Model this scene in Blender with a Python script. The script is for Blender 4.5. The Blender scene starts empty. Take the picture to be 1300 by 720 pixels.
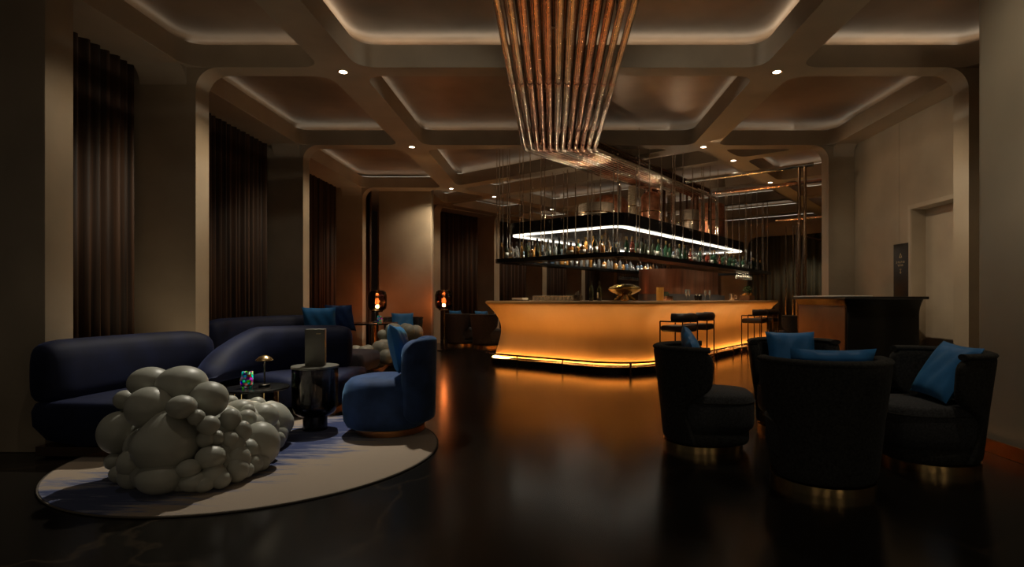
import bpy, bmesh, math, random
from mathutils import Vector, Matrix
random.seed(7)
PI = math.pi
SC = bpy.context.scene
COL = SC.collection
CAMH = 1.2
# ---------------------------------------------------------------- materials
def nodes(m):
    m.use_nodes = True
    return m.node_tree.nodes, m.node_tree.links
def mat(name, col, rough=0.5, metal=0.0, var=0.0, scale=8.0, bump=0.0, bscale=40.0, sheen=0.0, spec=0.5,
        trans=0.0, emit=None, estr=0.0, stretch=(1, 1, 1), col2=None, coat=0.0, rvar=0.0):
    m = bpy.data.materials.new(name)
    n, l = nodes(m)
    b = n['Principled BSDF']
    b.inputs['Base Color'].default_value = (*col, 1)
    b.inputs['Roughness'].default_value = rough
    b.inputs['Metallic'].default_value = metal
    b.inputs['Specular IOR Level'].default_value = spec
    b.inputs['Transmission Weight'].default_value = trans
    b.inputs['Coat Weight'].default_value = coat
    if sheen:
        b.inputs['Sheen Weight'].default_value = sheen
        b.inputs['Sheen Roughness'].default_value = 0.4
        b.inputs['Sheen Tint'].default_value = (*[min(1, c * 9 + .05) for c in col], 1)
    if emit:
        b.inputs['Emission Color'].default_value = (*emit, 1)
        b.inputs['Emission Strength'].default_value = estr
    tc = n.new('ShaderNodeTexCoord')
    mp = n.new('ShaderNodeMapping'); mp.inputs['Scale'].default_value = stretch
    l.new(tc.outputs['Object'], mp.inputs['Vector'])
    if var or col2 or rvar:
        tx = n.new('ShaderNodeTexNoise'); tx.inputs['Scale'].default_value = scale
        tx.inputs['Detail'].default_value = 5
        l.new(mp.outputs['Vector'], tx.inputs['Vector'])
        if var or col2:
            rp = n.new('ShaderNodeValToRGB')
            a = col2 if col2 else tuple(c * (1 - var) for c in col)
            c2 = col if col2 else tuple(min(1, c * (1 + var)) for c in col)
            rp.color_ramp.elements[0].color = (*a, 1); rp.color_ramp.elements[0].position = .32
            rp.color_ramp.elements[1].color = (*c2, 1); rp.color_ramp.elements[1].position = .68
            l.new(tx.outputs['Fac'], rp.inputs['Fac'])
            l.new(rp.outputs['Color'], b.inputs['Base Color'])
        if rvar:
            mr = n.new('ShaderNodeMapRange')
            mr.inputs['To Min'].default_value = max(.02, rough - rvar); mr.inputs['To Max'].default_value = rough + rvar
            l.new(tx.outputs['Fac'], mr.inputs['Value']); l.new(mr.outputs['Result'], b.inputs['Roughness'])
    if bump:
        t2 = n.new('ShaderNodeTexNoise'); t2.inputs['Scale'].default_value = bscale; t2.inputs['Detail'].default_value = 3
        l.new(mp.outputs['Vector'], t2.inputs['Vector'])
        bp = n.new('ShaderNodeBump'); bp.inputs['Strength'].default_value = bump; bp.inputs['Distance'].default_value = .01
        l.new(t2.outputs['Fac'], bp.inputs['Height']); l.new(bp.outputs['Normal'], b.inputs['Normal'])
    return m
def emitter(name, col, s):
    m = bpy.data.materials.new(name)
    n, l = nodes(m)
    n.remove(n['Principled BSDF'])
    e = n.new('ShaderNodeEmission'); e.inputs['Color'].default_value = (*col, 1); e.inputs['Strength'].default_value = s
    l.new(e.outputs[0], n['Material Output'].inputs['Surface'])
    return m
M = {}
M['plaster'] = mat('wall_plaster', (.36, .288, .205), .55, var=.12, scale=1.6, bump=.15, bscale=9, rvar=.1)
M['plaster_grey'] = mat('pillar_plaster', (.36, .325, .26), .5, var=.10, scale=1.2, bump=.1, bscale=6, rvar=.1)
M['beam'] = mat('beam_plaster', (.42, .34, .25), .5, var=.10, scale=2.0, bump=.06, bscale=14, rvar=.1)
M['ceil'] = mat('bronze_plaster_ceiling', (.36, .25, .17), .38, metal=.25, var=.30, scale=.9, rvar=.1)
M['curtain'] = mat('brown_curtain', (.042, .018, .007), .7, var=.8, scale=3, sheen=.2, stretch=(8, 8, .15))
M['curtain_grey'] = mat('olive_curtain', (.14, .13, .085), .7, var=.3, scale=3, sheen=.2, stretch=(6, 6, .15))
M['black'] = mat('black_lacquer', (.006, .006, .006), .25, spec=.4, rvar=.05, scale=3)
M['blackmatt'] = mat('black_matt', (.008, .008, .008), .5)
M['steel'] = mat('dark_steel', (.16, .14, .12), .28, metal=1, rvar=.08, scale=12)
M['copper'] = mat('polished_copper', (.84, .52, .39), .18, metal=1, var=.25, scale=5, rvar=.06, bump=.35, bscale=26)
M['nickel'] = mat('aged_nickel_pipe', (.76, .69, .60), .20, metal=1, var=.25, scale=5, rvar=.06, bump=.35, bscale=26)
M['bronze'] = mat('dark_bronze', (.20, .12, .07), .25, metal=1, rvar=.06, scale=6)
M['brass'] = mat('brushed_brass', (.85, .60, .28), .24, metal=1, var=.15, scale=30, stretch=(1, 1, .1))
M['coppertrim'] = mat('copper_skirting', (.60, .27, .10), .3, metal=1, var=.15, scale=4)
M['gold'] = mat('gilded_metal', (.78, .52, .16), .2, metal=1, rvar=.05, scale=8)
M['velvet'] = mat('navy_velvet', (.0045, .0075, .028), .7, var=.35, scale=5, sheen=.25, spec=.25)
M['velvet2'] = mat('midnight_velvet', (.0075, .012, .040), .7, var=.35, scale=4, sheen=.3, spec=.25)
M['mauve'] = mat('slate_velvet', (.045, .04, .055), .8, var=.2, scale=4, sheen=.3)
M['blue'] = mat('royal_blue_velvet', (.028, .062, .175), .75, var=.35, scale=6, sheen=.4, spec=.25)
M['cushion'] = mat('blue_satin_cushion', (.035, .20, .52), .5, var=.12, scale=6, sheen=.15, spec=.3)
M['charcoal'] = mat('charcoal_weave', (.034, .034, .032), .85, var=.4, scale=60, bump=.3, bscale=220, sheen=.1, spec=.2)
M['greyseat'] = mat('slate_grey_seat', (.052, .054, .058), .85, var=.35, scale=70, bump=.3, bscale=220, sheen=.1, spec=.2)
M['stone'] = mat('stone_white_resin', (.40, .40, .345), .42, var=.06, scale=4, spec=.4)
M['barbody'] = mat('amber_bar_front', (.62, .34, .12), .45, var=.06, scale=2, spec=.4, stretch=(1, 1, .25))
M['bartop'] = mat('bar_counter', (.42, .24, .12), .3, var=.2, scale=3)
M['white'] = mat('white_ceramic', (.6, .57, .5), .4)
M['paper'] = mat('paper_label', (.55, .5, .4), .7, var=.15, scale=50)
M['darkleather'] = mat('dark_leather', (.03, .02, .015), .35, var=.2, scale=20, bump=.1)
M['copperscreen'] = mat('copper_screen', (.42, .19, .11), .35, metal=.8, var=.3, scale=8, stretch=(1, 1, .12))
M['greyrib'] = mat('ribbed_grey_metal', (.22, .22, .23), .35, metal=.8)
M['wood'] = mat('walnut', (.14, .06, .025), .4, var=.35, scale=6, stretch=(1, 8, 1))
M['green'] = mat('herb_leaf', (.05, .10, .03), .6, var=.4, scale=20)
M['orange'] = mat('citrus_peel', (.55, .22, .03), .5, bump=.2, bscale=60)
M['signblack'] = mat('sign_black', (.012, .009, .007), .35)
M['signgold'] = mat('sign_gold_print', (.55, .42, .22), .4, metal=.6)
M['led_bar'] = emitter('bar_led_strip', (1.0, .50, .15), 86)
M['led_white'] = emitter('canopy_led', (1.0, .92, .76), 2.4)
M['led_cove'] = emitter('cove_led', (1.0, .87, .66), 4.5)
M['led_cove_lo'] = emitter('cove_led_dim', (1.0, .87, .66), 1.1)
M['downlens'] = emitter('downlight_lens', (1.0, .88, .66), 12)
M['bulb'] = emitter('lamp_bulb', (1.0, .78, .48), 160)
M['glowdisc'] = emitter('table_lamp_diffuser', (1.0, .86, .58), 14)
def thin_glass(name, tint, rough=.03):
    m = bpy.data.materials.new(name); n, l = nodes(m); n.remove(n['Principled BSDF'])
    t = n.new('ShaderNodeBsdfTransparent'); t.inputs['Color'].default_value = (*tint, 1)
    g = n.new('ShaderNodeBsdfGlossy'); g.inputs['Roughness'].default_value = rough
    f = n.new('ShaderNodeFresnel'); f.inputs['IOR'].default_value = 1.5
    x = n.new('ShaderNodeMixShader'); l.new(f.outputs[0], x.inputs[0]); l.new(t.outputs[0], x.inputs[1]); l.new(g.outputs[0], x.inputs[2])
    l.new(x.outputs[0], n['Material Output'].inputs['Surface']); return m
M['glass'] = thin_glass('clear_glass', (.93, .94, .94)); M['smoke'] = thin_glass('smoked_glass', (.62, .57, .52)); M['amberglass'] = thin_glass('amber_lamp_glass', (.62, .38, .24))
M['candle'] = mat('amber_wax', (.62, .36, .08), .5, var=.1)
M['tumbler'] = mat('cut_glass', (.55, .55, .52), .08, trans=.7)
M['copperdrum'] = mat('hammered_copper', (.58, .26, .15), .4, metal=.65, var=.3, scale=14, bump=.2, bscale=40)
M['tabgrey'] = mat('gunmetal', (.16, .155, .13), .4, metal=.5)
M['drum'] = mat('brushed_grey_drum', (.34, .29, .23), .42, metal=.6, var=.15, scale=30, stretch=(1, 1, .05))
M['palecyl'] = mat('pale_perforated_metal', (.55, .46, .33), .42, metal=.5, var=.35, scale=60)
M['desk'] = mat('bronze_desk_side', (.19, .09, .04), .4, metal=.6, var=.15, scale=3)
def tinted(n, c, r=.06, t=.6):
    return mat(n, c, r, trans=t)
M['g_clear'] = tinted('bottle_clear', (.50, .50, .46), t=.78)
M['g_amber'] = tinted('bottle_amber', (.60, .27, .06))
M['g_green'] = tinted('bottle_green', (.06, .17, .08))
M['g_dark'] = tinted('bottle_dark', (.07, .08, .04), t=.6)
M['g_blue'] = tinted('bottle_blue', (.24, .34, .45), t=.75)
M['g_red'] = tinted('bottle_ruby', (.5, .10, .05))
# iridescent votive: thin film like colour bands across its facets
def irid():
    m = bpy.data.materials.new('iridescent_glass'); n, l = nodes(m); b = n['Principled BSDF']
    tc = n.new('ShaderNodeTexCoord'); v = n.new('ShaderNodeTexVoronoi'); v.inputs['Scale'].default_value = 34
    l.new(tc.outputs['Object'], v.inputs['Vector'])
    hs = n.new('ShaderNodeHueSaturation'); hs.inputs['Saturation'].default_value = 1.5
    l.new(v.outputs['Color'], hs.inputs['Color']); l.new(hs.outputs['Color'], b.inputs['Base Color'])
    b.inputs['Metallic'].default_value = .5; b.inputs['Roughness'].default_value = .08
    l.new(hs.outputs['Color'], b.inputs['Emission Color'])  # faint glow put into the facet colours, no lamp inside
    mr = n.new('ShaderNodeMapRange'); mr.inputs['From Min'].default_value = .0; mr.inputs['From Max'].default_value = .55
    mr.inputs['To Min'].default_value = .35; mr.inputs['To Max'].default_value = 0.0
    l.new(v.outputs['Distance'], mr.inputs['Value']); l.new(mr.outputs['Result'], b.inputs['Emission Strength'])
    return m
M['irid'] = irid()
def floor_mat():
    m = bpy.data.materials.new('polished_dark_marble'); n, l = nodes(m); b = n['Principled BSDF']
    tc = n.new('ShaderNodeTexCoord')
    nz = n.new('ShaderNodeTexNoise'); nz.inputs['Scale'].default_value = 1.6; nz.inputs['Detail'].default_value = 6
    l.new(tc.outputs['Object'], nz.inputs['Vector'])
    mx = n.new('ShaderNodeMix'); mx.data_type = 'RGBA'; mx.inputs[0].default_value = .55
    l.new(tc.outputs['Object'], mx.inputs[6]); l.new(nz.outputs['Color'], mx.inputs[7])
    vo = n.new('ShaderNodeTexVoronoi'); vo.feature = 'DISTANCE_TO_EDGE'; vo.inputs['Scale'].default_value = .9
    l.new(mx.outputs[2], vo.inputs['Vector'])
    rp = n.new('ShaderNodeValToRGB')
    rp.color_ramp.elements[0].color = (.032, .023, .015, 1); rp.color_ramp.elements[0].position = 0
    rp.color_ramp.elements[1].color = (.010, .0085, .007, 1); rp.color_ramp.elements[1].position = .012
    l.new(vo.outputs['Distance'], rp.inputs['Fac']); l.new(rp.outputs['Color'], b.inputs['Base Color'])
    mr = n.new('ShaderNodeMapRange'); mr.inputs['To Min'].default_value = .17; mr.inputs['To Max'].default_value = .23
    l.new(nz.outputs['Fac'], mr.inputs['Value']); l.new(mr.outputs['Result'], b.inputs['Roughness'])
    b.inputs['Specular IOR Level'].default_value = .22
    return m
M['floor'] = floor_mat()
def rug_mat():
    m = bpy.data.materials.new('cream_rug_blue_brush'); n, l = nodes(m); b = n['Principled BSDF']
    tc = n.new('ShaderNodeTexCoord')
    mp = n.new('ShaderNodeMapping'); mp.inputs['Scale'].default_value = (1.1, 7.5, 1); mp.inputs['Rotation'].default_value = (0, 0, .15)
    l.new(tc.outputs['Object'], mp.inputs['Vector'])
    nz = n.new('ShaderNodeTexNoise'); nz.inputs['Scale'].default_value = 1.9; nz.inputs['Detail'].default_value = 8; nz.inputs['Roughness'].default_value = .7
    l.new(mp.outputs['Vector'], nz.inputs['Vector'])
    # brushed blue field along a diagonal band; cream outside it
    sx = n.new('ShaderNodeSeparateXYZ'); l.new(tc.outputs['Object'], sx.inputs[0])
    a = n.new('ShaderNodeMath'); a.operation = 'MULTIPLY_ADD'; l.new(sx.outputs['Y'], a.inputs[0]); a.inputs[1].default_value = -.45
    l.new(sx.outputs['X'], a.inputs[2])
    ab = n.new('ShaderNodeMath'); ab.operation = 'ABSOLUTE'; l.new(a.outputs[0], ab.inputs[0])
    mr = n.new('ShaderNodeMapRange'); mr.inputs['From Min'].default_value = .15; mr.inputs['From Max'].default_value = .95
    mr.inputs['To Min'].default_value = .16; mr.inputs['To Max'].default_value = -.20
    l.new(ab.outputs[0], mr.inputs['Value'])
    ad = n.new('ShaderNodeMath'); ad.operation = 'ADD'; l.new(nz.outputs['Fac'], ad.inputs[0]); l.new(mr.outputs['Result'], ad.inputs[1])
    rp = n.new('ShaderNodeValToRGB')
    e = rp.color_ramp.elements
    e[0].color = (.35, .275, .21, 1); e[0].position = .44
    e[1].color = (.030, .045, .13, 1); e[1].position = .62
    k = e.new(.53); k.color = (.16, .17, .25, 1)
    l.new(ad.outputs[0], rp.inputs['Fac']); l.new(rp.outputs['Color'], b.inputs['Base Color'])
    b.inputs['Roughness'].default_value = .95; b.inputs['Sheen Weight'].default_value = .2
    b.inputs['Specular IOR Level'].default_value = .1
    t2 = n.new('ShaderNodeTexNoise'); t2.inputs['Scale'].default_value = 160
    bp = n.new('ShaderNodeBump'); bp.inputs['Strength'].default_value = .4; bp.inputs['Distance'].default_value = .006
    l.new(tc.outputs['Object'], t2.inputs['Vector']); l.new(t2.outputs['Fac'], bp.inputs['Height']); l.new(bp.outputs['Normal'], b.inputs['Normal'])
    return m
M['rug'] = rug_mat()
M['rugedge'] = mat('rug_binding', (.09, .075, .06), .9)
# ---------------------------------------------------------------- mesh helpers
def obj(name, bm, m, parent=None, smooth=40, loc=None, rot=None):
    me = bpy.data.meshes.new(name)
    bmesh.ops.recalc_face_normals(bm, faces=bm.faces[:])
    bm.to_mesh(me); bm.free()
    if smooth:
        me.shade_smooth(); me.set_sharp_from_angle(angle=math.radians(smooth))
    for mm in (m if isinstance(m, (list, tuple)) else [m]):
        me.materials.append(M[mm])
    o = bpy.data.objects.new(name, me); COL.objects.link(o)
    if parent: o.parent = parent
    if loc: o.location = loc
    if rot: o.rotation_euler = rot
    return o
def thing(name, label, cat, loc=(0, 0, 0), rz=0, group=None):
    o = bpy.data.objects.new(name, None); COL.objects.link(o)
    o.empty_display_size = .1
    o.location = loc; o.rotation_euler = (0, 0, rz); o['label'] = label; o['category'] = cat
    if group: o['group'] = group
    return o
def tag(o, label, cat, group=None):
    o['label'] = label; o['category'] = cat
    if group: o['group'] = group
    return o
def struct(name, bm, m, smooth=40):
    o = obj(name, bm, m, None, smooth); o['kind'] = 'structure'; return o
def dup(root, loc, rz=None, label=None, group=None, scale=None):
    r = root.copy(); COL.objects.link(r); r.location = loc
    if rz is not None: r.rotation_euler = (0, 0, rz)
    if label: r['label'] = label
    if group: r['group'] = group
    if scale: r.scale = (scale,) * 3
    for ch in list(root.children):
        c = ch.copy(); COL.objects.link(c); c.parent = r
        for g in list(ch.children):
            d = g.copy(); COL.objects.link(d); d.parent = c
    return r
def subsurf(o, n=2):
    s = o.modifiers.new('Subdivision', 'SUBSURF'); s.levels = n; s.render_levels = n
    return o
def box(bm, x0, x1, y0, y1, z0, z1, bev=0.0, seg=2):
    r = bmesh.ops.create_cube(bm, size=1)
    vs = r['verts']
    for v in vs:
        v.co = Vector((x0 if v.co.x < 0 else x1, y0 if v.co.y < 0 else y1, z0 if v.co.z < 0 else z1))
    if bev:
        es = list({e for v in vs for e in v.link_edges})
        bmesh.ops.bevel(bm, geom=es, offset=bev, segments=seg, affect='EDGES', profile=.5)
    return bm
def B(): return bmesh.new()
def lathe(bm, prof, seg=32, cx=0, cy=0, a0=0, a1=2 * PI):
    full = abs(a1 - a0 - 2 * PI) < 1e-6
    n = seg if full else seg + 1
    rings = []
    for r, z in prof:
        if r < 1e-5:
            rings.append([bm.verts.new((cx, cy, z))])
        else:
            rings.append([bm.verts.new((cx + r * math.cos(a0 + (a1 - a0) * i / seg), cy + r * math.sin(a0 + (a1 - a0) * i / seg), z)) for i in range(n)])
    for a, b in zip(rings, rings[1:]):
        for i in range(seg):
            j = (i + 1) % n if full else i + 1
            q = [a[i % len(a)], a[j % len(a)], b[j % len(b)], b[i % len(b)]]
            u = []
            for v in q:
                if v not in u: u.append(v)
            if len(u) >= 3:
                try: bm.faces.new(u)
                except ValueError: pass
    return bm
def cyl(bm, x, y, z0, z1, r, seg=16, r2=None):
    r2 = r if r2 is None else r2
    return lathe(bm, [(0, z0), (r, z0), (r2, z1), (0, z1)], seg, x, y)
def tube(bm, pts, r, seg=8, closed=False):
    pts = [Vector(p) for p in pts]
    n = len(pts); rings = []
    up = None
    for i, p in enumerate(pts):
        if closed: t = (pts[(i + 1) % n] - pts[i - 1])
        else: t = pts[min(i + 1, n - 1)] - pts[max(i - 1, 0)]
        t.normalize()
        if up is None:
            up = Vector((0, 0, 1)) if abs(t.z) < .9 else Vector((1, 0, 0))
        s = t.cross(up); s.normalize(); up = s.cross(t); up.normalize()
        rings.append([bm.verts.new(p + s * r * math.cos(2 * PI * k / seg) + up * r * math.sin(2 * PI * k / seg)) for k in range(seg)])
    m = n if closed else n - 1
    for i in range(m):
        a, b = rings[i], rings[(i + 1) % n]
        for k in range(seg):
            bm.faces.new([a[k], a[(k + 1) % seg], b[(k + 1) % seg], b[k]])
    if not closed:
        bm.faces.new(rings[0]); bm.faces.new(rings[-1])
    return bm
def bend(pts, r=.1, n=5):
    """round the corners of a polyline"""
    pts = [Vector(p) for p in pts]; out = [pts[0]]
    for a, b, c in zip(pts, pts[1:], pts[2:]):
        d1 = (a - b); d2 = (c - b)
        q = min(r, d1.length * .45, d2.length * .45)
        p1 = b + d1.normalized() * q; p2 = b + d2.normalized() * q
        for k in range(n + 1):
            t = k / n
            out.append(p1.lerp(b, t).lerp(b.lerp(p2, t), t))
    out.append(pts[-1]); return out
def prism(bm, poly, a0, a1, axis='z'):
    """extrude a 2D polygon; axis z: (x,y)->z, y: (x,z)->y, x: (y,z)->x"""
    def P(p, a):
        if axis == 'z': return (p[0], p[1], a)
        if axis == 'y': return (p[0], a, p[1])
        return (a, p[0], p[1])
    lo = [bm.verts.new(P(p, a0)) for p in poly]; hi = [bm.verts.new(P(p, a1)) for p in poly]
    bm.faces.new(lo); bm.faces.new(hi[::-1])
    n = len(poly)
    for i in range(n):
        bm.faces.new([lo[i], lo[(i + 1) % n], hi[(i + 1) % n], hi[i]])
    return bm
def arc(cx, cy, r, a0, a1, n=8):
    return [(cx + r * math.cos(math.radians(a0 + (a1 - a0) * i / n)), cy + r * math.sin(math.radians(a0 + (a1 - a0) * i / n))) for i in range(n + 1)]
def rrect(x0, x1, y0, y1, r, n=8):
    """rounded rectangle (points, outward normals); r = radii of (x1y0, x1y1, x0y1, x0y0)"""
    if not isinstance(r, (list, tuple)): r = [r] * 4
    P = []; N = []
    for (cx, cy, rr, a0) in ((x1 - r[0], y0 + r[0], r[0], -90), (x1 - r[1], y1 - r[1], r[1], 0), (x0 + r[2], y1 - r[2], r[2], 90), (x0 + r[3], y0 + r[3], r[3], 180)):
        for i in range(n + 1):
            a = math.radians(a0 + 90 * i / n)
            P.append((cx + rr * math.cos(a), cy + rr * math.sin(a))); N.append((math.cos(a), math.sin(a)))
    return P, N
def ring_sweep(bm, P, N, prof, closed_prof=True):
    """profile (offset, z) swept round a closed outline"""
    rings = [[bm.verts.new((p[0] + nn[0] * o, p[1] + nn[1] * o, z)) for (o, z) in prof] for p, nn in zip(P, N)]
    n = len(rings); m = len(prof)
    for i in range(n):
        a, b = rings[i], rings[(i + 1) % n]
        for k in range(m if closed_prof else m - 1):
            bm.faces.new([a[k], b[k], b[(k + 1) % m], a[(k + 1) % m]])
    return bm
def round_poly(poly, r, n=6):
    """fillet the corners of a convex-ish 2D polygon"""
    out = []; k = len(poly)
    for i in range(k):
        a, b, c = Vector(poly[i - 1]), Vector(poly[i]), Vector(poly[(i + 1) % k])
        d1, d2 = a - b, c - b
        q = min(r, d1.length * .45, d2.length * .45)
        p1 = b + d1.normalized() * q; p2 = b + d2.normalized() * q
        for j in range(n + 1):
            t = j / n
            p = p1.lerp(b, t).lerp(b.lerp(p2, t), t); out.append((p.x, p.y))
    return out
def plate(outer, holes, z0, z1):
    """flat plate with holes -> mesh, by a filled 2D curve"""
    cu = bpy.data.curves.new('tmp', 'CURVE'); cu.dimensions = '2D'; cu.fill_mode = 'BOTH'; cu.extrude = (z1 - z0) / 2
    for pl in [outer] + holes:
        s = cu.splines.new('POLY'); s.points.add(len(pl) - 1)
        for q, p in zip(s.points, pl): q.co = (p[0], p[1], 0, 1)
        s.use_cyclic_u = True
    o = bpy.data.objects.new('tmp', cu); COL.objects.link(o)
    dg = bpy.context.evaluated_depsgraph_get()
    me = bpy.data.meshes.new_from_object(o.evaluated_get(dg))
    bm = B(); bm.from_mesh(me)
    bmesh.ops.remove_doubles(bm, verts=bm.verts[:], dist=1e-4)
    bmesh.ops.translate(bm, verts=bm.verts[:], vec=(0, 0, (z0 + z1) / 2))
    bpy.data.objects.remove(o); bpy.data.curves.remove(cu); bpy.data.meshes.remove(me)
    return bm
def sweep(bm, path, sec, caps=True):
    """open sweep: path points (x,y), sec(i,t) -> list of (inward, z); inward = to the right of travel"""
    n = len(path); rings = []
    for i, p in enumerate(path):
        a = Vector(path[max(i - 1, 0)]); b = Vector(path[min(i + 1, n - 1)])
        t = (b - a).normalized(); nr = Vector((t.y, -t.x))
        rings.append([bm.verts.new((p[0] + nr.x * s, p[1] + nr.y * s, z)) for s, z in sec(i, i / (n - 1))])
    m = len(rings[0])
    for a, b in zip(rings, rings[1:]):
        for k in range(m):
            bm.faces.new([a[k], b[k], b[(k + 1) % m], a[(k + 1) % m]])
    if caps:
        bm.faces.new(rings[0]); bm.faces.new(rings[-1])
    return bm
def spline(pts, n=24):
    """Catmull-Rom through 2D points"""
    P = [Vector(p) for p in pts]; P = [P[0] * 2 - P[1]] + P + [P[-1] * 2 - P[-2]]
    out = []; k = len(pts) - 1
    for i in range(n + 1):
        f = i / n * k; j = min(int(f), k - 1); t = f - j
        a, b, c, d = P[j], P[j + 1], P[j + 2], P[j + 3]
        q = .5 * ((2 * b) + (c - a) * t + (2 * a - 5 * b + 4 * c - d) * t * t + (3 * b - a - 3 * c + d) * t ** 3)
        out.append((q.x, q.y))
    return out
def superell(a, b, n, k):
    c, s = math.cos(k), math.sin(k)
    return (a * math.copysign(abs(c) ** (2 / n), c), b * math.copysign(abs(s) ** (2 / n), s))
ORD = ['first', 'second', 'third', 'fourth', 'fifth', 'sixth', 'seventh', 'eighth', 'ninth', 'tenth', 'eleventh', 'twelfth', 'thirteenth',
       'fourteenth', 'fifteenth', 'sixteenth', 'seventeenth', 'eighteenth', 'nineteenth', 'twentieth']
def ordn(i):
    if i < 20: return ORD[i]
    tens = ['twenty', 'thirty', 'forty', 'fifty', 'sixty']; n = i + 1
    if n % 10 == 0: return tens[n // 10 - 2][:-1] + 'ieth'
    return tens[n // 10 - 2] + '-' + ORD[n % 10 - 1]
# rotated rear hall: local x = v, local y = u, origin at a ceiling spot
O = Vector((-1.475, 13.82)); VV = Vector((.8, -.6)); UU = Vector((.6, .8)); RZ = -math.atan2(.6, .8)
def W(v, u): p = O + VV * v + UU * u; return (p.x, p.y)
ZG, ZT, ZC = 3.77, 4.02, 4.095
# ================================================================ THE SETTING
bm = B(); box(bm, -9, 14, -1.5, 30, -.1, 0); struct('floor', bm, 'floor', 0)
bm = B(); box(bm, -9, 14, 1.2, 30, ZC, ZC + .1); struct('ceiling', bm, 'ceil', 0)
def line_pt(p, d, q, e):
    """intersection of lines p+td, q+se"""
    p, d, q, e = map(Vector, (p, d, q, e))
    den = d.x * e.y - d.y * e.x
    t = ((q.x - p.x) * e.y - (q.y - p.y) * e.x) / den
    return (p + d * t)
D3 = Vector((-2.36, 12.79)); D2R = Vector((2.54, 9.27)); D3R = Vector(W(6.02, 0))
b0 = (D2R - D3).normalized(); b0n = Vector((-b0.y, b0.x))         # points to the rear
dl = (O - D3).normalized(); dln = Vector((-dl.y, dl.x))             # points left
dr = (D3R - D2R).normalized(); drn = Vector((dr.y, -dr.x))          # points right
rect = lambda x0, x1, y0, y1: [(x0, y0), (x1, y0), (x1, y1), (x0, y1)]
holes = {}
holes['a1'] = rect(-4.05, -2.57, 3.3, 6.11); holes['a2'] = rect(-2.17, 2.33, 3.3, 6.11); holes['a3'] = rect(2.73, 4.67, 3.3, 6.11)
holes['b1'] = rect(-4.22, -2.57, 6.35, 9.2); holes['b2'] = rect(-2.17, 2.33, 6.35, 9.2); holes['b3'] = rect(2.73, 4.67, 6.35, 9.2)
holes['c1'] = rect(-4.4, -2.57, 9.44, 12.7)
p0 = D3 - b0n * .15
holes['c2'] = [(-2.17, 9.44), tuple(line_pt(p0, b0, (0, 9.44), (1, 0))), tuple(line_pt(p0, b0, (-2.17, 0), (0, 1)))]
pf = Vector(W(0, -.13)); q0 = D3 + b0n * .15
holes['d1'] = [tuple(line_pt(q0, b0, D3 - dln * .18, dl)), tuple(line_pt(q0, b0, D2R - drn * .18, dr)),
               tuple(line_pt(pf, VV, D2R - drn * .18, dr)), tuple(line_pt(pf, VV, D3 - dln * .18, dl))]
holes['d2'] = [tuple(line_pt((0, 9.44), (1, 0), D2R + drn * .18, dr)), tuple(line_pt((0, 9.44), (1, 0), pf, VV)), tuple(line_pt(pf, VV, D2R + drn * .18, dr))]
holes['d3'] = [(-2.9, 12.94), tuple(line_pt((0, 12.94), (1, 0), D3 + dln * .18, dl)), tuple(line_pt(pf, VV, D3 + dln * .18, dl)), tuple(line_pt(pf, VV, (-2.9, 0), (0, 1)))]
k = 0
for (u0, u1) in ((.13, 2.27), (2.53, 4.67), (4.93, 7.07), (7.33, 9.4)):
    for (v0, v1) in ((-1.75, -.2), (.2, 5.82), (6.22, 7.9)):
        holes['e%d' % k] = [W(v0, u0), W(v1, u0), W(v1, u1), W(v0, u1)]; k += 1
for h in holes: holes[h] = round_poly(holes[h], .24 if h[0] in 'abc' else .2, 7)
outer = [(-5.2, 2.8), (5.2, 2.8), (5.2, 9.5), (12.5, 14.5), (7.5, 26), (3, 26), (-5.2, 16.2)]
grid = struct('trim_1', plate(outer, list(holes.values()), ZG, ZT), 'beam', 30)
# hidden cove strips lying on the beam tops round each coffer
def offset_poly(poly, d):
    n = len(poly); out = []
    for i in range(n):
        a, b, c = Vector(poly[i - 1]), Vector(poly[i]), Vector(poly[(i + 1) % n])
        e = (c - a); e = e.normalized() if e.length > 1e-9 else Vector((1, 0))
        out.append((b.x + e.y * d, b.y - e.x * d))
    return out
def is_ccw(p): return sum(p[i - 1][0] * p[i][1] - p[i][0] * p[i - 1][1] for i in range(len(p))) > 0
for h, pl in holes.items():
    q = pl if is_ccw(pl) else pl[::-1]
    bm = B()
    inn = offset_poly(q, .05); ou = offset_poly(q, .075)
    a = [bm.verts.new((x, y, ZT + .006)) for x, y in inn]; b = [bm.verts.new((x, y, ZT + .006)) for x, y in ou]
    c = [bm.verts.new((x, y, ZT + .014)) for x, y in inn]; d = [bm.verts.new((x, y, ZT + .014)) for x, y in ou]
    n = len(q)
    for i in range(n):
        j = (i + 1) % n
        bm.faces.new([c[i], c[j], d[j], d[i]]); bm.faces.new([a[i], b[i], b[j], a[j]])
        bm.faces.new([a[i], a[j], c[j], c[i]]); bm.faces.new([b[i], d[i], d[j], b[j]])
    o = obj('cove_light', bm, 'led_cove' if h in ('a2', 'a3') else 'led_cove_lo', grid, 0)
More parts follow.
